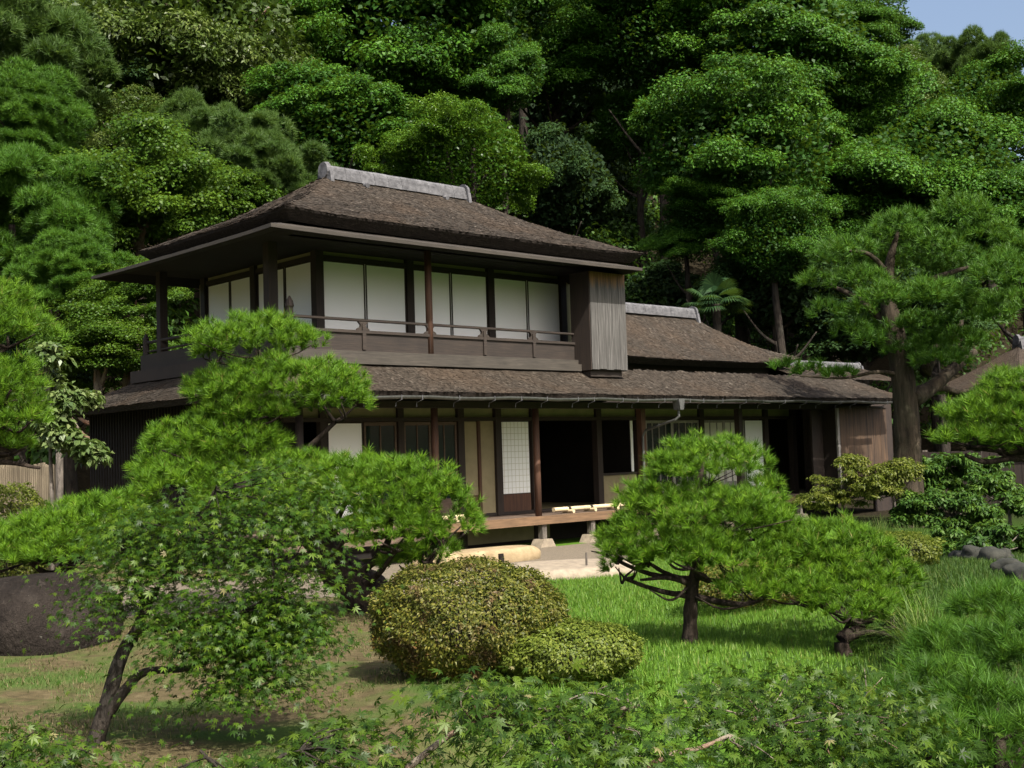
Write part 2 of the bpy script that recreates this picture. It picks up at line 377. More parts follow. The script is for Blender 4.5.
def ridge(name, x0, x1, y, z, h, w, parent, pegs=()):
    o = MB(); prof = []
    lay = [(w, 0), (w, .32), (w*.86, .34), (w*.86, .62), (w*.74, .64), (w*.70, .8), (w*.5, .94), (w*.2, 1.0)]
    prof = [(y-a/2, z+b*h) for a, b in lay]+[(y+a/2, z+b*h) for a, b in reversed(lay)]
    nseg = max(2, int((x1-x0)/.3)); rg = random.Random(9)
    for i in range(nseg):
        a = x0+(x1-x0)*i/nseg; b = x0+(x1-x0)*(i+1)/nseg-.006; dz = rg.uniform(-.003, .003)
        o.prism([(p[0], p[1]+dz) for p in prof], 'x', a, b)
    r = o.build(name, M['ridge'], parent)
    for xe, s in ((x0, -1), (x1, 1)):
        e = MB()
        e.tube([(xe+s*.02, y, z+h*.62), (xe+s*.10, y, z+h*.62)], [h*.62, h*.55], 14)
        e.prism([(y-w*.75, z-.12), (y+w*.75, z-.12), (y+w*.6, z+h*.5), (y-w*.6, z+h*.5)], 'x', min(xe, xe+s*.07), max(xe, xe+s*.07))
        e.build('ridge_end', M['ridge'], r)
    for px_ in pegs:
        MB().tube([(px_, y-w*.5-.02, z-.04), (px_, y-w*.5-.12, z-.06)], .045, 8).build('ridge_peg', M['ridge'], r)
    return r
# upper storey roof: shingled hip roof over a thin board canopy
ux0, ux1, uy0, uy1, uz = -5.8, 2.5, -1.65, 3.3, 5.56
rr = hip_rings(ux0, ux1, uy0, uy1, uz, -3.32, -.06, .82, 6.84, .05)
und = [(ux0+1.3, ux1-1.0, uy0+1.2, uy1-1.2, uz+.12, 0, 0), (ux0+.22, ux1-.2, uy0+.2, uy1-.2, uz-.17, .04, .004), (ux0+.02, ux1-.02, uy0+.02, uy1-.02, uz-.035, .05, .004)]
up = hip('upper_roof', rr, M['shingle'], house)
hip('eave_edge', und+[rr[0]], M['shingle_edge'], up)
ridge('ridge_cap', -3.30, -.10, .82, 6.78, .27, .32, up, (-2.6, -.7))
cz = 5.22
can = [(-4.9, 1.3, -.6, 3.6, 5.50, 0, 0), (-6.2, 2.02, -1.92, 4.16, cz-.06, .02, 0), (-6.24, 2.06, -1.96, 4.2, cz-.055, .02, 0), (-6.24, 2.06, -1.96, 4.2, cz, .02, .003), (-5.5, 1.7, -1.2, 3.6, 5.44, 0, 0)]
cn = hip('canopy_roof', can[2:], M['canopy_wood'], house, n=20)
hip('canopy_soffit', can[:3], M['shade_black'], cn, n=20)  # underside split off in near-black: eave shade painted in
sof = hb('eave_soffit', 'shade_black', (-5.9, 1.8, -1.6, 4.2, 5.30, 5.33))
# gallery floor, base, walls of the upper storey
hb('gallery_floor', 'dark_wood_x', (-5.3, 1.98, -.98, 4.1, 3.74, 3.80))
hb('gallery_fascia', 'fascia_wood', (-5.32, 1.06, -1.02, -.98, 3.50, 3.79), (-5.34, -5.30, -.98, 4.1, 3.50, 3.79))
hb('gallery_base', 'grey_wood_x', (-5.36, 1.06, -1.12, -1.03, 3.385, 3.49), (-5.36, 1.06, -1.20, -1.12, 3.27, 3.40)); hb('gallery_base', 'dark_wood', (-5.5, -5.365, -1.2, 4.2, 3.27, 3.49))
hb('base_wall', 'dark_wood_x', (-5.28, 1.98, -.97, 4.0, 2.7, 3.5))
def post(x, y, z0, z1, w=.16, mat='dark_wood', rnd=False):
    if rnd: return MB().tube([(x, y, z0), (x, y, z1)], w/2, 10).build('post', M[mat], house, smooth=True)
    return hb('post', mat, (x-w/2, x+w/2, y-w/2, y+w/2, z0, z1))
for x in (-4.12, -2.16, -.19, 1.78): post(x, 0, 3.81, 5.45)
for y in (1.98, 3.8): post(-4.12, y, 3.81, 5.45)
post(-2.5, -1.0, 3.4, 5.34, .13, 'red_wood', True)
post(-5.2, -.25, 3.4, 5.34, .17); post(-5.2, 3.5, 3.4, 5.34, .15)
hb('beam', 'dark_wood_x', (-4.04, 1.7, -.05, .05, 3.81, 3.88)); hb('beam', 'dark_wood_x', (-4.04, 1.7, -.06, .05, 5.15, 5.23))
hb('beam', 'dark_wood_x', (-5.3, 1.6, -1.06, -.94, 5.30, 5.42))
hb('beam', 'dark_wood', (-4.17, -4.06, .08, 3.7, 3.81, 3.88)); hb('beam', 'dark_wood', (-4.18, -4.06, .08, 3.7, 5.15, 5.23))
hb('wall_panel', 'olive_plaster', (-4.04, 1.7, .0, .04, 5.23, 5.46)); hb('wall_panel', 'olive_plaster', (-4.13, -4.09, .08, 3.7, 5.23, 5.46))
hb('wall_panel', 'olive_plaster', (1.86, 2.1, .0, .05, 3.81, 5.46))
hb('side_wall', 'plaster', (2.02, 2.1, .05, 4.1, 3.4, 5.46)); hb('rear_wall', 'plaster', (-4.1, 2.0, 4.0, 4.08, 3.81, 5.46))
def shoji(x0, x1, y, z0, z1, fw=.022, grid=None, paper='paper'):
    p = hb('paper_screen', paper, (x0, x1, y-.012, y+.012, z0, z1))
    bx = [(x0, x0+fw, y-.022, y-.013, z0, z1), (x1-fw, x1, y-.022, y-.013, z0, z1), (x0+fw, x1-fw, y-.022, y-.013, z1-fw*.8, z1), (x0+fw, x1-fw, y-.022, y-.013, z0, z0+fw*.8)]
    hb('screen_frame', 'dark_wood', *bx, parent=p)
    if grid:
        g = []
        for i in range(1, grid[0]): xx = x0+(x1-x0)*i/grid[0]; g.append((xx-.004, xx+.004, y-.0155, y-.0125, z0+fw, z1-fw))
        for i in range(1, grid[1]): zz = z0+(z1-z0)*i/grid[1]; g.append((x0+fw, x1-fw, y-.0165, y-.0157, zz-.004, zz+.004))
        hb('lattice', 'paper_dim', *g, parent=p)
for a, c in ((-4.04, -2.24), (-2.08, -.27), (-.11, 1.70)):
    mid = (a+c)/2
    shoji(a+.01, mid, .0, 3.885, 5.145); shoji(mid+.004, c-.01, -.028, 3.885, 5.145)
def shoji_side(y0, y1, x, z0, z1, paper='paper'):
    p = hb('paper_screen', paper, (x-.012, x+.012, y0, y1, z0, z1))
    hb('screen_frame', 'dark_wood', (x-.022, x-.013, y0, y0+.03, z0, z1), (x-.022, x-.013, y1-.03, y1, z0, z1), (x-.022, x-.013, y0+.03, y1-.03, z1-.02, z1), (x-.022, x-.013, y0+.03, y1-.03, z0, z0+.02), parent=p)
for a, c in ((.09, .98), (1.0, 1.89), (2.07, 2.86), (2.88, 3.71)): shoji_side(a, c, -4.12, 3.885, 5.145)
# railing
rail = MB().tube([(-5.33, -1.0, 4.015), (1.06, -1.0, 4.0)], .027, 8).tube([(-5.25, -.9, 4.03), (-5.25, 4.1, 4.03)], .03, 8).tube([(-5.25, -.9, 3.86), (-5.25, 4.1, 3.86)], .02, 8).box(-5.33, 1.06, -1.05, -.96, 3.792, 3.84).build('railing', M['rail_wood'], house)
for x in (-3.93, -2.5, -1.26, -.03):
    hw = [(.13, 3.845), (.115, 3.87), (.06, 3.895), (.05, 3.93), (.075, 3.965), (.10, 3.985)]
    MB().prism([(x-a, z) for a, z in hw]+[(x+a, z) for a, z in reversed(hw)], 'y', -1.03, -.985).box(x-.035, x+.035, -1.055, -1.03, 3.52, 3.95).build('baluster', M['rail_wood'], rail)
nw = MB(); nw.tube([(-5.33, -1.0, 3.4), (-5.33, -1.0, 4.14), (-5.33, -1.0, 4.17), (-5.33, -1.0, 4.25), (-5.33, -1.0, 4.33)], [.055, .055, .07, .055, .012], 10); nw.build('newel_post', M['rail_wood'], rail)
MB().tube([(-5.25, 4.05, 3.4), (-5.25, 4.05, 4.1), (-5.25, 4.05, 4.2)], [.06, .06, .02], 10).build('newel_post', M['dark_wood'], rail)
# shutter box on the gallery
def m_box():
    mt, t, b = new_mat('shutter_grey')
    n1 = noise(t, coords(t, (1, 1, .05)), 30, 6, .65)
    c = ramp(t, n1, [(.25, (.022, .020, .019)), (.5, (.062, .059, .055)), (.75, (.135, .13, .124))])
    sep = t.nodes.new('ShaderNodeSeparateXYZ'); t.links.new(coords(t), sep.inputs[0])
    ad = t.nodes.new('ShaderNodeMath'); ad.operation = 'MULTIPLY_ADD'; t.links.new(n1, ad.inputs[0]); ad.inputs[1].default_value = .5; t.links.new(sep.outputs[2], ad.inputs[2])
    warm = ramp(t, n1, [(.3, (.07, .032, .014)), (.7, (.22, .12, .05))])
    mr = t.nodes.new('ShaderNodeMapRange'); mr.inputs[1].default_value = 5.12; mr.inputs[2].default_value = 5.3; t.links.new(ad.outputs[0], mr.inputs[0])
    c = mix(t, mr.outputs[0], c, warm)   # the wood under the eave has kept its colour
    t.links.new(c, b.inputs['Base Color']); b.inputs['Roughness'].default_value = .85; bump(t, b, n1, .4, .01); return mt
BX = MB(); nb = 5
for i in range(nb):
    a = 1.08+1.0*i/nb; BX.box(a+.003, a+1.0/nb-.003, -1.47, -1.45, 3.29+.012*(i%2), 5.17)
sb = BX.build('shutter_box', m_box(), house)
hb('box_side', 'dark_wood', (1.065, 1.10, -1.447, -.95, 3.28, 5.17), (2.06, 2.095, -1.447, -.3, 3.28, 5.17), (1.11, 2.05, -1.44, -1.0, 3.28, 5.16), parent=sb)
hb('box_side', 'dark_wood_x', (1.12, 2.0, -1.38, -.9, 3.16, 3.275), parent=sb)
# wing roof
wr = hip_rings(1.95, 9.25, -.62, 3.2, 3.66, 3.6, 7.4, 1.15, 4.90, .16, sag=.10)
wing = hip('wing_roof', wr, M['shingle'], house, seed=4)
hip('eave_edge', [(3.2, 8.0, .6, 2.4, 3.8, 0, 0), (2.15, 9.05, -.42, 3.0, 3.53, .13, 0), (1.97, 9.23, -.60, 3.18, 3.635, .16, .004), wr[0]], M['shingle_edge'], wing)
ridge('ridge_cap', 2.2, 7.4, 1.15, 4.85, .25, .30, wing)
hb('wing_wall', 'dark_wood_x', (2.1, 8.7, -.1, 2.8, 2.7, 3.78))
# lower skirt roof running round front, left and rear
def skirt(name, outer, inner, zo, zi, mat, edge, steps=6, th=.13):
    rg = random.Random(12); g = MB(); e = MB()
    def dens(path):
        out = []
        for (a, b), (c, d) in zip(path[:-1], path[1:]):
            n = max(2, int(max(abs(c-a), abs(d-b))/.3)); out.append([(a+(c-a)*k/n, b+(d-b)*k/n) for k in range(n)])
        return out
    cnt = [max(2, int(max(abs(c[0]-a[0]), abs(c[1]-a[1]))/.3)) for a, c in zip(outer[:-1], outer[1:])]
    def row(u):
        pts = []
        for s, n in enumerate(cnt):
            for k in range(n+(1 if s == len(cnt)-1 else 0)):
                w = k/n
                o = [outer[s][q]+(outer[s+1][q]-outer[s][q])*w for q in (0, 1)]; i_ = [inner[s][q]+(inner[s+1][q]-inner[s][q])*w for q in (0, 1)]
                lift = .03*(1-u)*abs(2*w-1)**6
                pts.append((o[0]+(i_[0]-o[0])*u, o[1]+(i_[1]-o[1])*u, zo+(zi-zo)*u-.03*math.sin(math.pi*u)+lift+rg.uniform(-.009, .009)))
        return pts
    rows = [row(i/steps) for i in range(steps+1)]; N = len(rows[0])
    g.add([p for r in rows for p in r], [(i*N+k, i*N+k+1, (i+1)*N+k+1, (i+1)*N+k) for i in range(steps) for k in range(N-1)])
    o = g.build(name, mat, house)
    r0 = rows[0]; r1 = row(.06); r2 = row(.9)
    lowr = [(a[0], a[1], a[2]-th) for a in r1]; inn = [(a[0], a[1], a[2]-th) for a in r2]
    e.add(r0+lowr+inn, [(k, N+k, N+k+1, k+1) for k in range(N-1)]+[(N+k, 2*N+k, 2*N+k+1, N+k+1) for k in range(N-1)])
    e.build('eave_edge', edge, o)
    return o
lower = skirt('lower_roof', [(11.7, 1.2), (11.7, -2.0), (-6.45, -2.0), (-6.45, 5.55), (0, 5.55)], [(10.7, 1.2), (10.7, -1.0), (-5.3, -1.0), (-5.3, 4.1), (0, 4.1)], 2.78, 3.34, M['shingle'], M['shingle_edge'])
sr = MB(); n = 12
vs = []; fs = []
rg = random.Random(5)
for i in range(n+1):
    X = 8.6+4.6*i/n
    for (Y, Z) in ((-1.05, 3.30), (-.6, 3.46), (-.2, 3.60), (.2, 3.74), (.8, 3.5), (1.6, 3.2), (2.6, 2.8)): vs.append((X, Y, Z+rg.uniform(-.01, .01)))
for i in range(n):
    for k in range(6): fs.append((i*7+k, i*7+7+k, i*7+8+k, i*7+k+1))
side = sr.add(vs, fs).build('annex_roof', M['shingle'], house)
ridge('ridge_cap', 9.0, 13.1, .2, 3.70, .16, .26, side)
# weathered shingle ends standing a little off the roof slopes
def shingle_cover(roof, n, seed):
    rng = np.random.default_rng(seed); me = roof.data
    ar = np.array([p.area if abs(p.normal.z) > .3 else 0 for p in me.polygons]); pick = rng.choice(len(ar), n, p=ar/ar.sum())
    co = np.array([v.co for v in me.vertices]); q = np.array([tuple(p.vertices)[:4] if len(p.vertices) >= 4 else tuple(p.vertices)+(p.vertices[2],) for p in me.polygons])[pick]
    N = np.array([p.normal for p in me.polygons])[pick]; N = N*np.sign(N[:, 2:3]); a = rng.random((n, 1)); b_ = rng.random((n, 1))
    P = (co[q[:, 0]]*(1-a)+co[q[:, 1]]*a)*(1-b_)+(co[q[:, 3]]*(1-a)+co[q[:, 2]]*a)*b_
    D = unit(np.array([0, 0, -1.])+N*N[:, 2:3]); Sd = np.cross(N, D)
    Sd = unit(Sd+D*rng.normal(size=(n, 1))*.10); L = rng.uniform(.04, .11, (n, 1)); w = rng.uniform(.02, .06, (n, 1)); li = rng.uniform(.001, .008, (n, 1))
    P = P-D*L*.6+N*.003
    v = np.stack([P-Sd*w/2, P+Sd*w/2, P+Sd*w/2+D*L+N*li, P-Sd*w/2+D*L+N*li*rng.uniform(.5, 1.3, (n, 1))], 1).reshape(-1, 3)
    r = np.clip(rng.beta(3.2, 3.2, n), 0, 1)
    return link('shingle_cover', np_mesh('shingle_cover', v, np.arange(4*n).reshape(n, 4), np.repeat(r, 4)), M['shingle_chip'], roof)
shingle_cover(up, 30000, 1); shingle_cover(wing, 17000, 2); shingle_cover(lower, 28000, 3); shingle_cover(side, 7000, 4)
# gutter
def tube_half(x0, x1, y, z, r):
    g = MB(); vs = []; fs = []; n = 8; segs = 30
    for i in range(segs+1):
        X = x0+(x1-x0)*i/segs; s = .012*math.sin(i*1.7)
        for k in range(n+1):
            an = math.pi+math.pi*k/n; vs.append((X, y+r*math.cos(an), z+s+r*math.sin(an)))
        for k in range(n+1):
            an = 2*math.pi-math.pi*k/n; vs.append((X, y+(r-.008)*math.cos(an), z+s+(r-.008)*math.sin(an)))
    m_ = 2*(n+1)
    for i in range(segs):
        for k in range(m_): fs.append((i*m_+k, i*m_+(k+1) % m_, (i+1)*m_+(k+1) % m_, (i+1)*m_+k))
    return g.add(vs, fs)
gut = tube_half(-6.3, 11.0, -2.06, 2.70, .055).build('gutter', M['metal'], house)
rg = random.Random(2); X = -5.9
while X < 10.8:
    MB().tube([(X, -2.12, 2.715), (X, -2.125, 2.64), (X, -2.06, 2.625), (X, -1.97, 2.60), (X, -1.96, 2.53)], .006, 5).build('gutter_hook', M['ridge'], gut); X += rg.choice((.42, .62, .78))
MB().prism([(2.77, 2.70), (2.95, 2.70), (2.91, 2.49), (2.81, 2.49)], 'y', -2.15, -1.98).build('funnel', M['metal'], house)
MB().tube([(2.86, -2.06, 2.5), (2.86, -2.06, 2.36), (2.83, -2.0, 2.3), (2.85, -1.2, 2.12), (2.85, -1.12, 2.0), (2.85, -1.12, .6)], .026, 8).build('downpipe', M['metal'], house)
# lower storey: floor, walls, openings
hb('room_floor', 'mat_floor', (-5.2, 11.5, .02, 3.9, .50, .60)); hb('ceiling', 'shade_black', (-5.2, 11.5, -1.0, 3.9, 2.66, 2.69))
hb('rear_wall', 'shade_black', (-5.2, 11.6, 3.9, 4.0, 0, 2.9)); hb('side_wall', 'shade_black', (-5.93, -5.90, .6, 5.0, 0, 2.72), *[(-5.97, -5.935, .62+i*.11, .66+i*.11, 0, 2.70) for i in range(40)], (-5.87, -4.2, .6, .68, 0, 2.72)); hb('side_wall', 'dark_wood', (-5.87, -5.21, 4.92, 5.0, 0, 2.72)); hb('side_wall', 'dark_wood', (11.5, 11.6, .0, 3.9, 0, 3.5))  # slatted left wall near-black: shade of that side is in its colour
hb('partition', 'shade_black', (3.95, 4.05, .1, 3.9, .6, 2.66)); hb('partition', 'olive_plaster', (1.5, 2.6, 2.9, 2.96, .6, 2.66), (-1.1, -.95, .2, 3.8, .6, 2.66)); hb('partition', 'olive_plaster', (8.55, 8.62, .1, 3.8, .6, 2.66))
hb('foundation', 'shade_black', (-5.1, 11.4, .02, .1, 0, .5)); hb('foundation_panel', 'olive_plaster', (-1.6, 1.2, -.04, .01, .06, .42))
for x in (-4.1, -2.45, -1.05, .84, 2.7, 3.98, 6.1, 8.55, 9.7): post(x, 0, .0, 2.68, .15 if x > -2 else .13, 'dark_wood')
hb('beam', 'dark_wood_x', (-4.9, 9.7, -.07, -.0, 2.37, 2.44)); hb('wall_panel', 'olive_plaster', (-4.9, 9.6, .0, .03, 2.44, 2.66)); hb('beam', 'dark_wood_x', (-5.2, 11.5, -1.12, -.98, 2.56, 2.68))
hb('sill', 'dark_wood_x', (-4.9, 9.7, -.06, .02, .571, .63))
# left: paper screen, glazed doors, plaster
shoji(-4.0, -3.26, .0, .64, 2.36)
def glass_door(x0, x1, bars, frame='dark_wood', pane='glass'):
    g = hb('glass_door', pane, (x0, x1, -.01, .01, .64, 2.36))
    b = [(x0, x0+.04, -.03, -.011, .64, 2.36), (x1-.04, x1, -.03, -.011, .64, 2.36), (x0+.04, x1-.04, -.03, -.011, 2.30, 2.36), (x0+.04, x1-.04, -.03, -.011, .64, .95)]
    for i in range(1, bars): xx = x0+(x1-x0)*i/bars; b.append((xx-.011, xx+.011, -.028, -.011, .95, 2.30))
    hb('door_frame', frame, *b, parent=g)
for a, c in ((-3.24, -2.53), (-2.37, -1.75), (-1.73, -1.13)): glass_door(a, c, 2, 'floor_wood')
hb('wall_panel', 'plaster', (-.97, -.63, -.02, .01, .98, 2.36)); hb('wall_panel', 'red_wood', (-.97, -.63, -.02, .01, .63, .975)); hb('post', 'red_wood', (-.63, -.565, -.06, .01, .63, 2.37)); hb('wall_panel', 'plaster', (-.565, -.20, -.02, .01, .63, 2.37)); hb('post', 'dark_wood', (-.20, -.05, -.09, .05, .57, 2.68))
shoji(-.045, .74, .0, .96, 2.36, .012, (8, 12)); hb('wall_panel', 'red_wood', (-.045, .74, -.015, .012, .63, .955))
hb('wall_panel', 'plaster', (2.78, 3.86, -.02, .01, .61, 1.22)); hb('sill', 'dark_wood_x', (2.78, 3.86, -.05, .02, 1.222, 1.27)); hb('paper_screen', 'paper', (3.76, 3.83, .012, .03, 1.28, 2.36)); hb('paper_screen', 'paper', (4.12, 4.17, -.02, .0, .64, 2.36))
for a, c in ((4.2, 5.1), (5.1, 6.02)): glass_door(a, c, 4, 'grey_wood')
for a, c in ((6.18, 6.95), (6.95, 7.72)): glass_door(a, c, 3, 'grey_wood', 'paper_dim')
shoji(7.74, 8.47, .0, .64, 2.36, paper='paper')
# outer veranda posts
for x, mt in ((-2.45, 'red_wood'), (-.02, 'red_wood'), (2.95, 'red_wood'), (-5.2, 'dark_wood'), (6.2, 'dark_wood')): post(x, -1.0, .5, 2.6, .13, mt, x < 2)
# veranda
ver = MB()
for i in range(7): ver.box(-3.2, 9.35, -1.10+i*.155, -1.10+i*.155+.151, .515, .565)
ver = ver.build('veranda_floor', M['floor_wood'], house)
hb('veranda_beam', 'veranda_wood', (-3.2, 9.4, -1.22, -1.104, .42, .57), parent=None)
hb('step_board', 'floor_wood', (-6.0, -3.3, -1.45, -.5, .55, .60)); hb('step_board', 'floor_wood', (-6.0, -3.3, -1.75, -1.2, .36, .42))
for x in (-2.4, -.05, 1.25, 2.9, 5.4, 8.2):
    p = post(x, -1.12, .12, .42, .11, 'weathered'); p.name = 'veranda_post'
    ft = MB(); ft.prism([(x-.2, 0), (x+.2, 0), (x+.11, .15), (x-.11, .15)], 'y', -1.26, -.98).build('footing_stone', M['stone'], house)
# enclosed end of the wing: shutter box and dark planks
bp = MB()
for i in range(7):
    a = 9.75+2.15*i/7; bp.box(a+.004, a+2.15/7-.004, -1.30, -1.27, .45, 2.58)
bp.build('plank_box', M['brown_plank'], house)
hb('box_side', 'dark_wood', (9.72, 11.92, -1.267, -.3, .4, 2.585)); hb('trim', 'rail_wood', (9.70, 11.94, -1.33, -1.272, 2.585, 2.63)); hb('trim', 'grey_wood', (9.66, 9.745, -1.31, -1.26, .45, 2.58))
hb('dark_panel', 'dark_wood', (9.2, 9.65, -.9, -.85, .57, 2.55))
hb('window', 'paper', (12.0, 12.35, -.9, -.88, 1.3, 2.3)); hb('end_wall', 'dark_wood', (11.93, 12.9, -.87, -.8, 0, 2.75))

# ---------------------------------------------------------------- foliage builders
def leaf_cards(P, N, D, L, Wd, rng, fold=.12):
    n = len(P); N = unit(N); D = unit(D-N*np.sum(D*N, -1, keepdims=True)); Sd = np.cross(N, D)
    L = np.asarray(L).reshape(-1, 1)*np.ones((n, 1)); Wd = np.asarray(Wd).reshape(-1, 1)*np.ones((n, 1))
    v = np.stack([P, P+D*L*.45+Sd*Wd*.5+N*L*fold, P+D*L-N*L*fold, P+D*L*.45-Sd*Wd*.5+N*L*fold], 1).reshape(-1, 3)
    return v, np.arange(4*n).reshape(n, 4)
def rdir(n, rng): return unit(rng.normal(size=(n, 3)))
def clump_leaves(C, Rr, per, L, Wd, rng, flat=.55, low=-.25, upn=.7, shell=.7, jn=.38):
    """leaf cards over domed clumps; C (k,3) centres, Rr (k,) radii"""
    k = len(C); idx = np.repeat(np.arange(k), per); n = len(idx)
    u = rdir(n, rng); u[:, 2] = np.where(u[:, 2] < low, -u[:, 2]*rng.random(n), u[:, 2])
    r = Rr[idx]*(shell+(1-shell)*rng.random(n)**.6)*(1+.18*np.sin(u[:, 0]*7+idx)*np.cos(u[:, 1]*6+idx*1.7))
    P = C[idx]+u*r[:, None]*np.array([1, 1, flat])
    N = unit(u*.75+np.array([0, 0, upn*.8])+rng.normal(size=(n, 3))*jn)
    D = u*np.array([1, 1, .2])+rng.normal(size=(n, 3))*.6-np.array([0, 0, .25])
    v, f = leaf_cards(P, N, D, L*(.7+.6*rng.random(n)), Wd*(.7+.6*rng.random(n)), rng)
    ck = rng.random(k); rn = np.clip(.45*ck[idx]+.55*rng.random(n), 0, 1)
    return v, f, np.repeat(rn, 4)
def join(parts):
    vs, fs, rs, o = [], [], [], 0
    for v, f, r in parts: vs.append(v); fs.append(f+o); rs.append(r); o += len(v)
    return np.concatenate(vs), np.concatenate(fs), np.concatenate(rs)
def crown_broad(seed, R=3.5, flat=.95, lobes=17, cl=14, cr=.56, per=430, L=.115, Wd=.062, cflat=.72):
    """limb-borne lobes, each covered by small domed leaf clumps"""
    rng = np.random.default_rng(seed); C, Rr = [], []
    u = rdir(lobes*4, rng); u = u[u[:, 2] > -.75][:lobes]; u[0] = (.1, 0, .99)
    for d in u:
        lc = d*R*rng.uniform(.45, .86)*np.array([1, 1, flat]); lr = R*rng.uniform(.18, .40)
        q = rdir(cl*3, rng); q = q[q[:, 2] > -.55][:cl]
        C.append(lc+q*(lr*(.7+.4*rng.random((len(q), 1))))*np.array([1, 1, .62])); Rr.append(cr*rng.uniform(.55, 1.35, len(q)))
    C, Rr = np.concatenate(C), np.concatenate(Rr)
    a = clump_leaves(C, Rr, per, L, Wd, rng, cflat, -.5, .65, .45, .55)
    n = 9000; P = rdir(n, rng)*(R*.8*rng.random((n, 1))**.4)*np.array([1, 1, flat])
    v, f = leaf_cards(P, rdir(n, rng)+np.array([0, 0, .5]), rdir(n, rng), np.full(n, L*1.7), np.full(n, Wd*2), rng)
    return join([a, (v, f, np.full(len(v), .1))])  # inner fill leaves share one dark tone, painting shade inside the crown
def crown_layered(seed, R=3.0, flat=.8, nl=120, per=650, L=.11, Wd=.085):
    """maple-like: flat sprays in tiers"""
    rng = np.random.default_rng(seed)
    u = rdir(nl*3, rng); u = u[u[:, 2] > -.75][:nl]
    C = u*(R*(.35+.65*rng.random(len(u))**.7)*(1+.25*np.sin(u[:, 0]*4+u[:, 1]*5)))[:, None]*np.array([1, 1, flat])
    return clump_leaves(C, .85*(.45+.9*rng.random(len(u))), per, L, Wd, rng, .5, -.7, .7, .1, .5)
def needles(P, A, n, L, w, spread, rng, rvar=None, cand=.45):
    T = len(P); idx = np.repeat(np.arange(T), n); k = len(idx)
    A = unit(A); a = A[idx]; e1 = unit(np.cross(a, unit(rng.normal(size=(T, 3)))[idx]+1e-3)); e2 = np.cross(a, e1)
    ph = spread*np.sqrt(rng.random(k)); th = rng.random(k)*2*math.pi
    d = a*np.cos(ph)[:, None]+(e1*np.cos(th)[:, None]+e2*np.sin(th)[:, None])*np.sin(ph)[:, None]
    ll = (np.asarray(L)*np.ones(T))[idx]*(.7+.45*rng.random(k))
    b = P[idx]+a*(ll*cand*(rng.random(k)-.3))[:, None]
    tip = b+d*ll[:, None]; pr = unit(np.cross(d, rng.normal(size=(k, 3))))*w/2
    v = np.stack([b-pr, b+pr, tip], 1).reshape(-1, 3)
    rt = rng.random(T) if rvar is None else rvar
    rn = np.clip(.5*rt[idx]+.45*rng.random(k), 0, .93); rn = np.where(rng.random(k) < .012, 1, rn)
    return v, np.arange(3*k).reshape(k, 3), np.repeat(rn, 3)
def pad_tufts(c, rx, ry, rz, dens, rng, low=-.12):
    area = 2.2*math.pi*((rx*ry)**1.6/2+(rx*rz)**1.6/4+(ry*rz)**1.6/4)**(1/1.6); T = int(area*dens*1.7)
    u = rdir(T*2, rng); u = u[u[:, 2] > low][:T]
    lump = 1+.13*np.sin(u[:, 0]*5+c[0]*9)*np.cos(u[:, 1]*5+c[1]*7)+.10*np.sin(u[:, 0]*11+u[:, 2]*9+c[2]*5)
    rr = (.78+.25*rng.random(len(u)))*lump
    rr = np.where(rng.random(len(u)) < .22, rr*rng.uniform(.55, .95, len(u)), rr)
    P = np.array(c)+u*rr[:, None]*np.array([rx, ry, rz])
    A = unit(u/np.array([rx, ry, rz])*min(rx, rz)*.9+np.array([0, 0, .75])+rng.normal(size=u.shape)*.22)
    return P, A
def pine(name, label, base, trunk, trad, pads, mat, L, w, dens, n, seed, cat='pine tree', bark='pine_bark', group=None, spread=1.12, limbs=()):
    """trunk / limbs: points in world space; pads: (px, py, Y, rx_px, rz_px, depth_factor)"""
    rng = np.random.default_rng(seed); root = thing(name, label, cat, base, group=group)
    tb = MB(); path = smooth_path(trunk); rad = np.interp(np.linspace(0, 1, len(path)), np.linspace(0, 1, len(trad)), trad)
    tb.tube(path, rad, 10, jit=.10, seed=seed)
    pth_ = np.array(path)
    for lp, lr in limbs: q = smooth_path(lp); tb.tube(q, np.linspace(lr, lr*.4, len(q)), 7, jit=.1, seed=seed+1)
    for px_, py_, Y_, rx_, rz_, df in pads:
        c = at(px_, py_, Y_); k = Y_/FPX; rx, rz = rx_*k*1.04, rz_*k*1.08; ry = rx*df
        P, A = pad_tufts(c-np.array([0, 0, rz*.25]), rx, ry, rz*1.15, dens, rng)
        me = np_mesh('foliage_pad', *(lambda r: (r[0]-np.array(base), r[1], r[2]))(needles(P, A, n, L, w, spread, rng)))
        link('foliage_pad', me, M[mat], root)
        d = np.linalg.norm(pth_-c+np.array([0, 0, rz]), axis=1)+np.abs(np.minimum(0, c[2]-pth_[:, 2]))*2
        j = int(np.argmin(d)); s0 = pth_[j]; e = c-np.array([0, 0, rz*.7])
        mid_ = (s0+e)/2+np.array([rng.normal()*.06, rng.normal()*.06, -.04])
        q = smooth_path([s0, mid_, e]); r0 = min(rad[j]*.6, .05)*max(1, Y_/14)
        tb.tube(q, np.linspace(r0, r0*.45, len(q)), 6, jit=.15, seed=seed+2)
        for s in range(5):   # twigs under the pad
            e2 = c+np.array([rng.normal()*rx*.5, rng.normal()*ry*.5, -rz*.25])
            tb.tube(smooth_path([e, (e+e2)/2+rng.normal(size=3)*.03-np.array([0, 0, .03]), e2], 3), np.linspace(r0*.45, r0*.15, 7), 5)
    tb.build('trunk', M[bark], root, smooth=True, off=base)
    return root
def ground_pt(px, py, Y):
    p = at(px, py, Y); p[2] = float(height(p[0], p[1])); return p

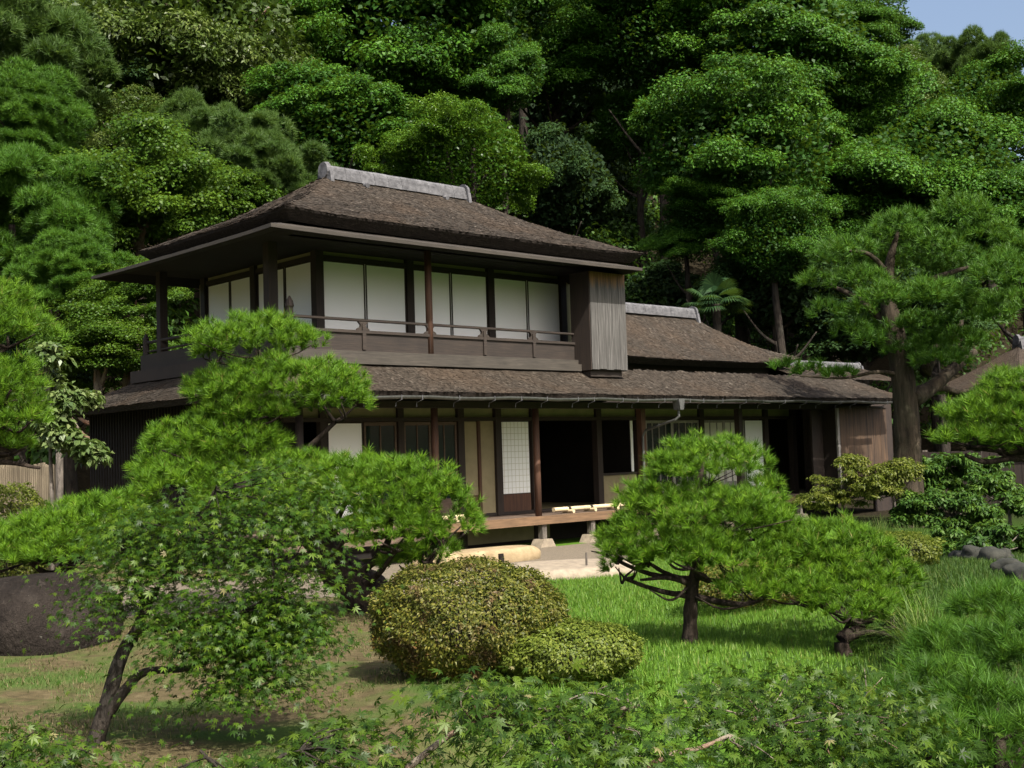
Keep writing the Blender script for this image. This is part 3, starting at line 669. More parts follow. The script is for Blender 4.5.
# ---------------------------------------------------------------- forest on the hill
PROTO = {}
def proto(kind, mat, builder):
    v, f, r = builder; PROTO[kind] = (np_mesh('crown', v, f, r), M[mat])
proto('camphor', 'camphor', crown_broad(1)); proto('camphor2', 'camphor', crown_broad(2, lobes=19, flat=.9, cr=.6, cl=13))
proto('light', 'camphor_light', crown_broad(3, lobes=14, cr=.5, L=.105, Wd=.054))
proto('olive', 'oak_olive', crown_broad(4, lobes=17, cr=.5, L=.13, Wd=.05, cflat=.8)); proto('dark', 'shade_leaf', crown_broad(5, lobes=9, per=220, L=.2, Wd=.10))
proto('maple', 'maple_far', crown_layered(6))
def crown_pine(seed, R=3.0, nc=90, per=60, L=.30):
    rng = np.random.default_rng(seed); u = rdir(nc*3, rng); u = u[u[:, 2] > -.8][:nc]
    C = u*(R*(.45+.5*rng.random(len(u))))[:, None]*np.array([1, 1, .85]); ix = np.repeat(np.arange(len(u)), per)
    d = rdir(len(ix), rng); d[:, 2] = np.abs(d[:, 2])*.9-.15
    P = C[ix]+d*(.62*(.5+.8*rng.random(len(u))))[ix][:, None]*np.array([1, 1, .85])
    return needles(P, d+np.array([0, 0, .6]), 26, L, .022, 1.2, rng, np.clip(rng.random(len(u))[ix]*.6+.4*rng.random(len(ix)), 0, 1))
proto('pine', 'pine_dull', crown_pine(7)); proto('pine2', 'pine_side', crown_pine(8))
for k, (me, mt) in PROTO.items(): me.materials.append(mt)
def tree_trunk(h, r, seed, bark='bark', crown_r=3.0):
    rg = random.Random(seed); tb = MB()
    top = np.array([rg.uniform(-.4, .4), rg.uniform(-.4, .4), h])
    q = smooth_path([(0, 0, -.4), (rg.uniform(-.15, .15), rg.uniform(-.15, .15), h*.4), top*np.array([.8, .8, .75]), top])
    tb.tube(q, np.linspace(r, r*.4, len(q)), 9, jit=.08, seed=seed)
    for i in range(6):
        z = h*rg.uniform(.45, .9); an = i*1.05+rg.uniform(-.3, .3); e = np.array([math.cos(an)*crown_r*.7, math.sin(an)*crown_r*.7, z+crown_r*rg.uniform(.3, .6)])
        s0 = np.array([0, 0, z*.9]); q = smooth_path([s0, (s0+e)/2-np.array([0, 0, .2]), e]); tb.tube(q, np.linspace(r*.4, r*.1, len(q)), 6, jit=.1, seed=i)
    return tb
FOREST = [  # kind, px, py, Y, radius px, squash, name, category, label
 ('olive', 190, 45, 47, 118, .9, 'evergreen_oak', 'dull olive evergreen oak with bare grey limbs below, at the upper left of the hillside'),
 ('olive', 70, 95, 45, 88, .95, 'evergreen_oak', 'olive evergreen oak in half shade, left of the bare-limbed oak'),
 ('pine', 2, 50, 41, 84, 1.1, 'pine_tree', 'bluish green pine in the top left corner of the picture'),
 ('pine2', 20, 235, 30, 72, 1.1, 'pine_tree', 'soft pale green pine at the left edge, level with the upper eave'),
 ('pine2', 70, 290, 28.5, 52, .9, 'pine_tree', 'small loose pine just left of the tip of the upper eave'),
 ('maple', 135, 205, 33, 82, .85, 'maple_tree', 'bright yellow-green maple behind the left hip of the upper roof'),
 ('maple', 75, 215, 35, 60, .9, 'maple_tree', 'yellow-green maple between the pale pine and the bright maple'),
 ('maple', 205, 205, 36, 58, .8, 'maple_tree', 'yellow-green maple showing a grey trunk fork above the upper roof hip'),
 ('maple', 130, 290, 28, 48, .6, 'maple_tree', 'low maple with reddish trunk seen beneath the left end of the upper eave'),
 ('maple', 100, 350, 27, 55, .7, 'maple_tree', 'shaded low maple left of the gallery corner, over the lower roof'),
 ('pine', 262, 175, 37, 58, 1.0, 'pine_tree', 'grey-green young pine left of the roof ridge ornament'),
 ('pine', 200, 140, 40, 40, 1.2, 'pine_tree', 'slim grey-green pine with a bare top shoot, above the bright maple'),
 ('camphor', 290, 50, 52, 80, .9, 'broadleaf_tree', 'deep green broadleaf tree right of the olive oak, near the top edge'),
 ('camphor2', 430, 45, 52, 105, .85, 'broadleaf_tree', 'large bright green broadleaf tree with domed clumps at the top centre left'),
 ('camphor', 330, 130, 44, 78, .75, 'broadleaf_tree', 'green broadleaf tree directly above the left end of the roof ridge'),
 ('light', 462, 158, 40, 66, .85, 'broadleaf_tree', 'light yellow-green leafy tree behind the right end of the roof ridge'),
 ('camphor', 555, 55, 55, 66, .9, 'broadleaf_tree', 'green broadleaf tree overhanging the left side of the dark hollow'),
 ('camphor2', 655, 40, 52, 74, .75, 'broadleaf_tree', 'green broadleaf tree with flat layered clumps above the dark hollow'),
 ('camphor2', 735, 150, 44, 92, .85, 'broadleaf_tree', 'tall green broadleaf tree with stacked clumps right of the dark hollow'),
 ('camphor', 712, 205, 43, 42, .7, 'broadleaf_tree', 'lower green clump tree leaning over the dark hollow behind the wing'),
 ('camphor', 790, 60, 49, 84, .8, 'broadleaf_tree', 'green broadleaf tree on the skyline side, above the stacked clump tree'),
 ('camphor2', 850, 150, 52, 84, .8, 'broadleaf_tree', 'broad green crown between the stacked clump tree and the right-hand dome'),
 ('camphor', 930, 185, 47, 92, .75, 'broadleaf_tree', 'wide domed green tree above the big trunk pine at right'),
 ('olive', 885, 95, 60, 56, .8, 'broadleaf_tree', 'olive tinted tree just below the skyline at the upper right'),
 ('camphor', 985, 125, 56, 66, .8, 'broadleaf_tree', 'green crown at the right edge below the visible sky'),
 ('pine', 985, 66, 70, 27, 1.5, 'pine_tree', 'dark pine with upright tips standing against the sky at top right'),
 ('pine', 930, 66, 72, 27, 1.3, 'pine_tree', 'dark pine on the skyline left of the upright-tipped pine'),
 ('camphor', 862, 22, 66, 46, .8, 'broadleaf_tree', 'green crown at the top edge where the sky begins'),
 ('camphor2', 730, 0, 50, 66, .7, 'broadleaf_tree', 'green crown cut by the top edge right of centre'),
 ('camphor', 1020, 235, 44, 62, .9, 'broadleaf_tree', 'shaded green tree at the right edge beside the big trunk pine'),
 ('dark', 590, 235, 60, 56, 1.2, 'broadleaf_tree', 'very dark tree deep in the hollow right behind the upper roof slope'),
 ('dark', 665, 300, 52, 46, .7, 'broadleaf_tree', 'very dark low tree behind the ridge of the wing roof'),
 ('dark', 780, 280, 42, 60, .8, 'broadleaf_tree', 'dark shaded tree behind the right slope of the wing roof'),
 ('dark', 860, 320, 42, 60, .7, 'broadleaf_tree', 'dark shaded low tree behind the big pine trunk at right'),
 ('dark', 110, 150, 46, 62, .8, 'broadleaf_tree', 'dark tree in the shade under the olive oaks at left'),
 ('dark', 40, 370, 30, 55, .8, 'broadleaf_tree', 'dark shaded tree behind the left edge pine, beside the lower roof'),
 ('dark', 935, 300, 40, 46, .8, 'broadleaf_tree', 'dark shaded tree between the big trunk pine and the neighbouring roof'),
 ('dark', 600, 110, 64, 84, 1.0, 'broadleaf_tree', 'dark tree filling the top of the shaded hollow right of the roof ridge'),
 ('olive', 130, 140, 43, 54, .8, 'evergreen_oak', 'small olive evergreen oak directly under the bare-limbed oak'),
 ('camphor', 245, 105, 48, 48, .9, 'broadleaf_tree', 'small green broadleaf tree between the olive oak and the ridge ornament pine'),
 ('pine2', 28, 130, 36, 54, 1.0, 'pine_tree', 'loose blue-green pine at the left edge beneath the corner pine'),
 ('camphor2', 640, 130, 54, 46, .8, 'broadleaf_tree', 'green crown hanging over the upper right side of the dark hollow'),
 ('camphor', 830, 240, 46, 50, .7, 'broadleaf_tree', 'green clumpy tree directly left of the top of the big trunk pine'),
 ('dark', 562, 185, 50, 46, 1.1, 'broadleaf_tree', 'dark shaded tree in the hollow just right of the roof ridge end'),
 ('camphor2', 775, 240, 40, 52, .9, 'broadleaf_tree', 'green clump tree hanging low behind the right slope of the wing roof'),
 ('camphor', 690, 235, 44, 36, .8, 'broadleaf_tree', 'small green crown low in the hollow above the fan palm'),
 ('camphor', 500, 75, 50, 46, .9, 'broadleaf_tree', 'green broadleaf crown above and right of the light ridge end tree'),
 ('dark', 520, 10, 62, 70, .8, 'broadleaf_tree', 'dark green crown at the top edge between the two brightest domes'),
]
rg = random.Random(77)
for i, (kind, px_, py_, Y_, rpx, sq, nm, lab) in enumerate(FOREST):
    c = at(px_, py_, Y_); r = rpx*Y_/FPX; g = float(height(c[0], c[1]))
    root = thing(nm, lab, {'evergreen_oak': 'oak tree', 'pine_tree': 'pine tree', 'maple_tree': 'maple tree'}.get(nm, 'tree'), (c[0], c[1], g), group='trees of the wooded hillside')
    h = max(1.2, c[2]-g)
    base_r = 3.0 if kind in ('maple', 'pine', 'pine2') else 3.5
    o = bpy.data.objects.new('crown', PROTO[kind][0]); COL.objects.link(o); o.parent = root
    s = r*1.28/base_r; o.location = (0, 0, h); o.scale = (s, s, s*sq); o.rotation_euler = (rg.uniform(-.3, .3), rg.uniform(-.3, .3), rg.uniform(0, 6.28))
    tree_trunk(h+r*.15, .10+.055*r, i, 'pale_bark' if nm in ('maple_tree', 'evergreen_oak') else 'bark', r).build('trunk', M['pale_bark' if nm in ('maple_tree', 'evergreen_oak') else 'bark'], root, smooth=True)
# undergrowth covering the slope between the trunks
rng = np.random.default_rng(31)
n = 2600; ux = rng.uniform(-34, 44, n); uy = rng.uniform(26, 84, n); hh = height(ux, uy); lx, ly = local(ux, uy)
keep = (hh > .25) & ~((lx > -8) & (lx < 15) & (ly < 6.5)); ux, uy, hh = ux[keep], uy[keep], hh[keep]
C = np.stack([ux, uy, hh+rng.uniform(.3, 2.6, len(ux))], 1); v, f, r = clump_leaves(C, rng.uniform(.7, 1.9, len(C)), 130, .25, .13, rng, .7, -.4, .6, .4, .5)
tag(link('hillside_undergrowth', np_mesh('hillside_undergrowth', v, f, r), M['undergrowth']), 'dark leafy undergrowth covering the wooded slope between the trees', 'undergrowth', kind='stuff')

# ---------------------------------------------------------------- big pine with the thick trunk at right
def big_pine():
    b = ground_pt(908, 480, 25); b[2] = float(height(b[0], b[1]))
    root = thing('pine_tree', 'large old pine with thick grey-brown trunk beside the right end of the house', 'pine tree', b)
    tb = MB(); Y = 25
    T_ = [b-np.array([0, 0, .2]), at(908, 480, Y), at(907, 430, Y), at(903, 380, Y), at(894, 330, Y), at(888, 300, Y), at(890, 262, Y), at(900, 225, Y)]
    q = smooth_path(T_); tb.tube(q, np.interp(np.linspace(0, 1, len(q)), [0, .25, .45, .6, .72, .85, 1], [.35, .265, .225, .195, .15, .10, .02]), 16, jit=.06, seed=4)
    rng = np.random.default_rng(41)
    for pts, r0 in (([(912, 400), (935, 385), (955, 368), (975, 352)], .2), ([(910, 392), (940, 388), (960, 392), (985, 384)], .09), ([(925, 372), (940, 345), (958, 330), (962, 312)], .13), ([(895, 330), (860, 300), (830, 285)], .1), ([(890, 300), (930, 280), (975, 265)], .1), ([(893, 280), (870, 255), (845, 250)], .07), ([(903, 375), (875, 372), (845, 378), (800, 376)], .05)):
        P = [at(x, y, Y+(.4*k if r0 > .08 else -.3*k)) for k, (x, y) in enumerate(pts)]; q = smooth_path(P); tb.tube(q, np.linspace(r0, r0*.35, len(q)), 8, jit=.12, seed=int(x_ if False else r0*100))
    tb.build('trunk', M['old_bark'], root, smooth=True, off=b)
    spots = [(838, 262, 34, 26), (815, 285, 20, 14), (860, 285, 36, 20), (905, 268, 40, 22), (895, 235, 38, 24), (935, 250, 34, 24), (960, 275, 44, 30), (1000, 280, 40, 28), (1015, 310, 40, 24), (975, 318, 42, 22), (930, 300, 40, 22), (868, 315, 34, 18), (825, 315, 22, 16), (850, 335, 26, 14), (915, 330, 34, 20), (955, 345, 40, 18), (940, 362, 34, 14), (870, 345, 18, 14), (985, 240, 40, 26), (1020, 262, 36, 26), (960, 215, 36, 22), (812, 372, 22, 8), (785, 368, 18, 6), (840, 376, 24, 7), (925, 395, 26, 12), (905, 352, 26, 12), (872, 330, 26, 14), (930, 345, 24, 14), (915, 300, 34, 18), (880, 300, 30, 16), (950, 300, 34, 18), (893, 240, 34, 20), (850, 252, 30, 14), (905, 222, 24, 14), (872, 262, 28, 14)]
    allP, allA, rv = [], [], []
    for px_, py_, rx_, rz_ in spots:
        Yc = Y+rng.uniform(-2.2, 1.6)
        if rz_ < 9: Yc = Y-.6
        k = Yc/FPX; c = at(px_, py_, Yc)
        P, A = pad_tufts(c, rx_*k*.80, rx_*k*.75, rz_*k*.85, 26, rng, -.2)
        allP.append(P); allA.append(A+rng.normal(size=A.shape)*.25); rv.append(np.full(len(P), rng.random())*.5+.5*rng.random(len(P)))
    v, f, r = needles(np.concatenate(allP)-b, np.concatenate(allA), 34, .19, .015, 1.15, rng, np.concatenate(rv))
    link('crown', np_mesh('crown', v, f, r), M['pine_side'], root)
big_pine()

# ---------------------------------------------------------------- garden pines
b = ground_pt(385, 612, 13.9)
pine('garden_pine', 'tall cloud-pruned pine with leaning trunk in front of the left half of the house', tuple(b),
     [b-np.array([0, 0, .1]), at(366, 592, 13.8), at(342, 572, 13.8), at(322, 545, 13.8), at(296, 500, 13.8), at(268, 450, 13.8), at(262, 400, 13.8), at(258, 350, 13.8)], [.3, .25, .22, .17, .12, .07, .03],
     [(256, 340, 13.8, 60, 24, 1), (212, 352, 13.8, 18, 12, 1), (278, 386, 13.7, 76, 28, .8), (335, 396, 13.6, 34, 34, 1), (222, 388, 13.9, 36, 20, 1), (248, 412, 13.5, 46, 16, .8), (186, 441, 13.9, 40, 24, 1), (228, 440, 13.6, 56, 30, .9), (166, 470, 13.8, 34, 17, 1), (205, 478, 13.5, 62, 26, .9), (288, 472, 13.4, 46, 22, .9), (265, 500, 13.2, 70, 26, .8),
      (345, 482, 13.2, 42, 28, 1), (392, 486, 13.1, 56, 30, .9), (440, 516, 12.9, 42, 42, .9), (395, 530, 12.9, 45, 28, .9), (345, 520, 13.1, 38, 26, 1), (408, 560, 13.3, 28, 15, .9), (430, 548, 13.0, 26, 20, 1)],
     'pine', .105, .0062, 90, 46, 11, limbs=[([at(318, 540, 13.8), at(350, 520, 13.5), at(395, 510, 13.2), at(430, 530, 13)], .07)])
b = ground_pt(60, 600, 13.6)
pine('garden_pine', 'low spreading pine behind the brown boulder at left', tuple(b), [b, at(60, 580, 13.6), at(75, 560, 13.5), at(100, 540, 13.4)], [.12, .1, .07, .04],
     [(92, 528, 13.3, 72, 28, .8), (130, 516, 13.4, 42, 24, 1), (30, 545, 13.3, 62, 24, .9), (-15, 558, 13.4, 50, 22, 1), (70, 552, 13.0, 60, 18, .8)], 'pine', .105, .0062, 90, 46, 12)
b = ground_pt(690, 648, 10.75)
pine('garden_pine', 'small cloud-pruned pine with one upright trunk standing on the lawn', tuple(b), [b-np.array([0, 0, .05]), at(690, 622, 10.75), at(692, 590, 10.75), at(697, 565, 10.75), at(702, 530, 10.8), at(698, 490, 10.8), at(704, 462, 10.8)], [.078, .062, .055, .05, .04, .03, .015],
     [(706, 464, 10.8, 56, 27, 1), (672, 470, 10.7, 22, 16, 1), (764, 486, 10.9, 18, 13, 1), (705, 512, 10.7, 82, 26, .9), (652, 500, 10.7, 34, 20, 1), (752, 520, 10.8, 42, 26, 1), (648, 545, 10.6, 42, 24, 1), (624, 562, 10.7, 22, 22, 1), (690, 552, 10.4, 50, 22, .8), (738, 556, 10.6, 52, 28, .9), (758, 588, 10.5, 42, 17, 1), (612, 545, 10.8, 16, 18, 1)],
     'pine', .088, .0052, 115, 46, 13, limbs=[([at(692, 585, 10.75), at(670, 578, 10.6), at(640, 580, 10.6)], .03), ([at(694, 580, 10.75), at(672, 600, 10.6), at(650, 590, 10.6)], .015)])
b = ground_pt(845, 662, 10.2)
pine('garden_pine', 'dark spreading pine with twisted low trunk right of the lawn pine', tuple(b), [b, at(842, 640, 10.2), at(860, 628, 10.3), at(840, 612, 10.3), at(815, 595, 10.4), at(830, 560, 10.6)], [.07, .06, .05, .05, .04, .02],
     [(835, 545, 10.7, 54, 24, .9), (795, 552, 10.7, 34, 24, 1), (875, 578, 10.5, 42, 26, .9), (850, 606, 10.2, 42, 18, .9), (795, 590, 10.3, 40, 18, .9), (893, 612, 10.3, 30, 20, 1), (835, 575, 10.5, 45, 20, .9)], 'pine', .09, .0055, 105, 44, 14,
     limbs=[([at(845, 640, 10.2), at(870, 632, 10.1), at(905, 640, 10)], .03)])
b = ground_pt(-60, 600, 15)
pine('garden_pine', 'layered pine reaching in from the left edge below the upper eave', tuple(b), [b, at(-50, 500, 15), at(-45, 400, 15), at(-40, 300, 15)], [.16, .14, .11, .06],
     [(8, 330, 15, 48, 24, .9), (-20, 300, 15, 50, 22, 1), (0, 385, 14.8, 42, 26, 1), (14, 415, 14.9, 34, 22, 1), (-20, 430, 14.9, 40, 22, 1), (10, 445, 15, 26, 12, 1)], 'pine', .13, .007, 70, 40, 15, limbs=[([at(-40, 470, 15), at(0, 462, 15), at(40, 468, 15)], .05)])
b = ground_pt(1062, 560, 16)
pine('garden_pine', 'bright layered pine at the right edge in front of the neighbouring roof', tuple(b), [b, at(1058, 500, 16), at(1050, 450, 16), at(1045, 390, 16)], [.13, .11, .09, .04],
     [(1015, 385, 16, 34, 16, 1), (1000, 412, 16, 52, 20, .9), (1025, 435, 15.8, 40, 20, 1), (968, 438, 15.9, 34, 12, .9), (1005, 447, 16, 24, 10, 1)], 'pine', .13, .0075, 75, 38, 16, limbs=[([at(1052, 462, 16), at(1015, 458, 16), at(985, 462, 15.9), at(965, 455, 15.9)], .06)])
b = ground_pt(1010, 900, 6.4)
pine('garden_pine', 'large pine shoots with long needles filling the lower right corner', tuple(b), [b, at(1005, 820, 6.4), at(1000, 740, 6.5)], [.06, .05, .03],
     [(1000, 735, 6.3, 80, 50, .8), (1030, 660, 6.8, 60, 44, .9), (960, 655, 7.3, 58, 26, .9), (935, 700, 6.6, 50, 34, .9), (915, 742, 6.2, 46, 30, .9), (1000, 610, 7.8, 50, 22, .9)], 'pine_side', .11, .0042, 120, 46, 17)

# ---------------------------------------------------------------- maples near the camera
def star_leaves(P, N, D, size, rng):
    """seven-lobed leaves: each lobe a pointed quad"""
    n = len(P); N = unit(N); D = unit(D-N*np.sum(D*N, -1, keepdims=True)); Sd = np.cross(N, D)
    ang = np.radians([-128, -84, -42, 0, 42, 84, 128]); ln = np.array([.45, .72, .94, 1.05, .94, .72, .45]); droop = np.array([.22, .2, .15, .18, .15, .2, .22])
    vs = [P]
    for a, l, dr in zip(ang, ln, droop):
        for da, ll, h in ((-.30, .42, .02), (0, 1.0, -1), (.30, .42, .02)):
            d = D*math.cos(a+da)+Sd*math.sin(a+da); k = l*ll if h == -1 else ll*l*1.05
            vs.append(P+d*(size*k)[:, None]+N*(size*(-dr*l if h == -1 else h))[:, None])
    v = np.stack(vs, 1).reshape(-1, 3); m_ = len(vs)
    f = np.concatenate([np.arange(n)[:, None]*m_+np.array([[0, 1+3*k, 2+3*k, 3+3*k]]) for k in range(7)])
    return v, f, m_
def maple(name, label, base, stems, clusters, mat, size, per_m3, seed, cat='maple tree', bark='bark', tiers=4):
    rng = np.random.default_rng(seed); root = thing(name, label, cat, base); tb = MB(); tips = []
    for pts, r0, r1 in stems:
        q = smooth_path(pts); tb.tube(q, np.linspace(r0, r1, len(q)), 9, jit=.06, seed=seed); tips += [(p, r1) for p in q[len(q)//3:]]
    tp = np.array([t[0] for t in tips]); Ps, Ns, Ds = [], [], []
    for px_, py_, Y_, rx_, rz_ in clusters:
        c = at(px_, py_, Y_); k = Y_/FPX; rx, rz = rx_*k, rz_*k; ry = rx*.8
        s0 = tp[np.argmin(np.linalg.norm(tp-c, axis=1))]
        nsp = max(22, int(rx*ry*rz*250*tiers)+24)
        for j in range(nsp):   # small flat sprays, each on its own twig
            u = rdir(1, rng)[0]*rng.random()**.35; e = c+u*np.array([rx, ry, rz])
            if j % 6 == 0: tb.tube(smooth_path([s0, (s0+e)/2+rng.normal(size=3)*.03, e], 3), np.linspace(.006, .002, 7), 4, cap=False)
            m_ = rng.poisson(per_m3)+2; rr = rng.uniform(.10, .24)
            o = rng.normal(size=(m_, 3))*np.array([rr, rr, rr*.22]); o[:, 2] -= (o[:, 0]**2+o[:, 1]**2)*.9
            Ps.append(e+o); out = unit(np.array([u[0], u[1], 0])+1e-4); Ns.append(np.array([0, -.18, .9])+rng.normal(size=(m_, 3))*.42+o*np.array([1.2, 1.2, 0])); Ds.append(o*np.array([3, 3, 1])+out*.25+rng.normal(size=(m_, 3))*.25-np.array([0, 0, .3]))
    P, N, D = map(np.concatenate, (Ps, Ns, Ds)); sz = size*(.40+.80*rng.random(len(P))**1.3)*.58
    v, f, m_ = star_leaves(P-np.array(base), N, D, sz, rng); rn = np.clip(.85*rng.random(len(P)), 0, .92); rn = np.where(rng.random(len(P)) < .003, 1, rn)
    link('foliage', np_mesh('foliage', v, f, np.repeat(rn, m_)), M[mat], root)
    tb.build('trunk', M[bark], root, smooth=True, off=base)
    return root
b = ground_pt(92, 748, 7.7); Y = 7.75
maple('maple_tree', 'young maple with dark forked leaning trunk on bare earth at lower left', tuple(b),
      [([b-np.array([0, 0, .05]), at(108, 700, Y), at(122, 655, Y), at(140, 630, Y), at(175, 627, Y-.1), at(235, 615, Y-.1), at(275, 595, Y-.1)], .058, .010), ([at(104, 718, Y), at(125, 690, Y), at(145, 672, Y), at(190, 668, Y-.1), at(235, 650, Y-.1)], .042, .010), ([at(132, 640, Y), at(150, 600, Y), at(185, 550, Y+.1), at(215, 490, Y+.1)], .035, .010), ([at(145, 605, Y), at(130, 575, Y), at(120, 550, Y)], .02, .008)],
      [(165, 528, Y, 55, 24), (235, 505, Y, 62, 26), (290, 512, Y-.1, 40, 28), (205, 555, Y, 85, 32), (290, 560, Y-.2, 52, 45), (235, 610, Y-.1, 62, 38), (255, 650, Y-.3, 50, 34), (260, 672, Y-.3, 36, 22), (215, 640, Y-.2, 40, 26), (125, 560, Y, 40, 32), (290, 630, Y-.2, 34, 30), (120, 600, Y-.1, 30, 22), (190, 620, Y-.3, 40, 24), (245, 680, Y-.2, 30, 16), (130, 520, Y+.1, 30, 16), (280, 470, Y+.1, 36, 10), (280, 600, Y-.2, 34, 30), (225, 640, Y-.3, 44, 24)],
      'maple', .066, 23, 21, tiers=4.4)
def low_maple(label, cx, cy, Y, clusters, seed, twig=None):
    b = ground_pt(cx, cy, Y); st = [([b, at(cx, cy, Y), at(cx-30, cy-40, Y)], .02, .006), ([b, at(cx+40, cy-20, Y), at(cx+70, cy-40, Y)], .015, .005)]
    if twig: st.append((twig, .016, .008))
    maple('maple_shrub', label, tuple(b), st, clusters, 'maple_front', .085, 11, seed, 'maple shrub', 'pale_bark' if twig else 'bark', 3)
low_maple('low maple with star leaves at the bottom centre, in front of the small azalea', 570, 745, 5.4, [(560, 695, 5.5, 80, 22), (500, 702, 5.3, 40, 20), (625, 700, 5.5, 40, 22), (550, 738, 5.1, 90, 22), (630, 745, 5.2, 40, 18), (580, 765, 5, 70, 14), (470, 690, 5.2, 16, 10)], 22, [at(400, 775, 5.2), at(450, 735, 5.2), at(490, 715, 5.3)])
low_maple('low maple with star leaves and a bare twig at the bottom right of centre', 790, 760, 5.9, [(760, 680, 6.1, 70, 24), (830, 690, 6.1, 70, 26), (720, 705, 5.9, 56, 28), (800, 720, 5.7, 90, 30), (870, 725, 5.8, 56, 30), (760, 750, 5.6, 70, 24), (850, 758, 5.5, 80, 22), (890, 700, 6, 30, 18)], 23, [at(640, 772, 5.4), at(670, 755, 5.4), at(700, 748, 5.5), at(730, 735, 5.6)])
low_maple('dark low maple along the bottom edge at left, below the forked maple', 230, 790, 5.2, [(190, 775, 5.2, 70, 8), (310, 757, 5.3, 46, 12), (370, 772, 5.1, 40, 8), (255, 775, 5, 60, 8), (345, 728, 5.4, 22, 6)], 24)
low_maple('sparse sapling leaves in the bottom left corner', 20, 790, 6.6, [(20, 735, 6.8, 40, 18), (60, 755, 6.5, 40, 14), (5, 760, 6.4, 40, 14)], 25)

# ---------------------------------------------------------------- clipped shrubs
def clipped(name, label, px_, Y_, rx, rz, ry, mat, L, n, seed, cat='azalea bush', low=-.9, bare=.0):
    rng = np.random.default_rng(seed); p = at(px_, 600, Y_); g = float(height(p[0], p[1])); base = (p[0], p[1], g)
    root = thing(name, label, cat, base)
    u = rdir(n*2, rng); u = u[u[:, 2] > low][:n]; k = len(u)
    lump = 1+.05*np.sin(u[:, 0]*9+seed)*np.sin(u[:, 2]*8+1)+.035*np.sin(u[:, 1]*17+u[:, 0]*13)
    lay = rng.random(k); r = (.80+.20*lay**.35)*lump+np.where(rng.random(k) < .05, .085*rng.random(k)**1.5, 0)-.07*np.clip(np.sin(u[:, 0]*6+seed*1.3)*np.sin(u[:, 1]*7+u[:, 2]*5+1)-.35, 0, 1)
    sh = np.array([rx, ry, rz])
    P = np.sign(u)*np.abs(u)**.9*r[:, None]*sh; P[:, 2] = (P[:, 2]+rz*.86)
    P[:, :2] *= (1-.25*np.clip(-u[:, 2], 0, 1)[:, None])
    N = unit(u/sh*.5+np.array([0, 0, .35])+rng.normal(size=(k, 3))*.5); D = unit(u+rng.normal(size=(k, 3))*.8)
    v, f = leaf_cards(P, N, D, L*(.7+.6*rng.random(k)), L*.5*(.7+.6*rng.random(k)), rng)
    red = (np.clip(-u[:, 0]*.4-u[:, 2]*.5+.1, 0, 1)); rn = np.clip(.75*rng.random(k)+.22*red*rng.random(k)*2, 0, 1)
    link('foliage', np_mesh('foliage', v, f, np.repeat(rn, 4)), M[mat], root)
    tb = MB()
    for i in range(22):
        an = i*2.4; e = np.array([math.cos(an)*rx*.75*rng.random()**.5, math.sin(an)*ry*.75*rng.random()**.5, rz*(1.2+.4*rng.random())])
        q = smooth_path([(rng.normal()*.06, rng.normal()*.06, -.03), e*np.array([.6, .6, .45]), e], 4); tb.tube(q, np.linspace(.014, .004, len(q)), 5)
    tb.build('stem', M['bark'], root)
    return root
clipped('azalea_bush', 'large rounded clipped azalea, yellowish with brown bare patches, in the foreground', 467, 9.55, .76, .465, .70, 'azalea', .030, 42000, 51)
clipped('azalea_bush', 'smaller greener clipped azalea, right of and against the large rounded one', 566, 9.2, .56, .235, .46, 'azalea_green', .030, 20000, 52)
clipped('azalea_bush', 'dark low azalea behind the trunk of the lawn pine', 755, 12.6, .72, .24, .5, 'azalea', .035, 8000, 53)
clipped('azalea_bush', 'yellow-green low cushion shrub on the right bank behind the spreading pine', 895, 15.2, .55, .26, .6, 'yellow_shrub', .04, 6000, 54, 'shrub')
clipped('azalea_bush', 'yellow-green layered shrub at the left edge under the pine branch', 8, 17.5, .62, .82, .5, 'yellow_shrub', .05, 9000, 55, 'shrub')

def loose_shrub(name, label, base_px, Y_, blobs, mat, L, Wd, per, seed, stem, cat='shrub', flat=.6, bark='weathered', cl=.14):
    rng = np.random.default_rng(seed); b = ground_pt(*base_px, Y_); root = thing(name, label, cat, tuple(b)); tb = MB(); parts = []
    st = [at(x, y, Y_) for x, y in stem]; q = smooth_path([b]+st if stem else [b, b+np.array([0, 0, .12])]); tb.tube(q, np.linspace(.045, .02, len(q)), 7, jit=.1, seed=seed)
    for px_, py_, rx_, rz_ in blobs:
        Yc = Y_+rng.uniform(-.3, .3); k = Yc/FPX; c = at(px_, py_, Yc); m_ = 22 if mat == 'yellow_shrub' else 14; sp = 1.25 if mat == 'yellow_shrub' else 1
        C = c+rdir(m_, rng)*(rng.random((m_, 1))**.4)*np.array([rx_*k, rx_*k*.8, rz_*k])*sp; v, f, r = clump_leaves(C, np.full(m_, max(cl, rx_*k*.3) if sp == 1 else .13)*rng.uniform(.6, 1.3, m_), per if sp == 1 else per//3, L, Wd, rng, flat, -.5, .8, .3)
        parts.append((v-b, f, r))
        for e in C[::3]: tb.tube(smooth_path([q[-1], (q[-1]+e)/2-np.array([0, 0, .03]), e], 3), np.linspace(.016, .005, 7), 5)
    link('foliage', np_mesh('foliage', *join(parts)), M[mat], root); tb.build('stem', M[bark], root, smooth=True, off=b)
loose_shrub('ornamental_shrub', 'airy yellow-green shrub in front of the dark end of the veranda', (862, 548), 21.5, [(835, 492, 34, 14), (848, 474, 18, 12), (815, 500, 20, 8), (858, 490, 20, 14), (850, 462, 8, 8)], 'yellow_shrub', .055, .022, 330, 61, [(855, 535), (845, 518), (842, 500)], flat=.35)
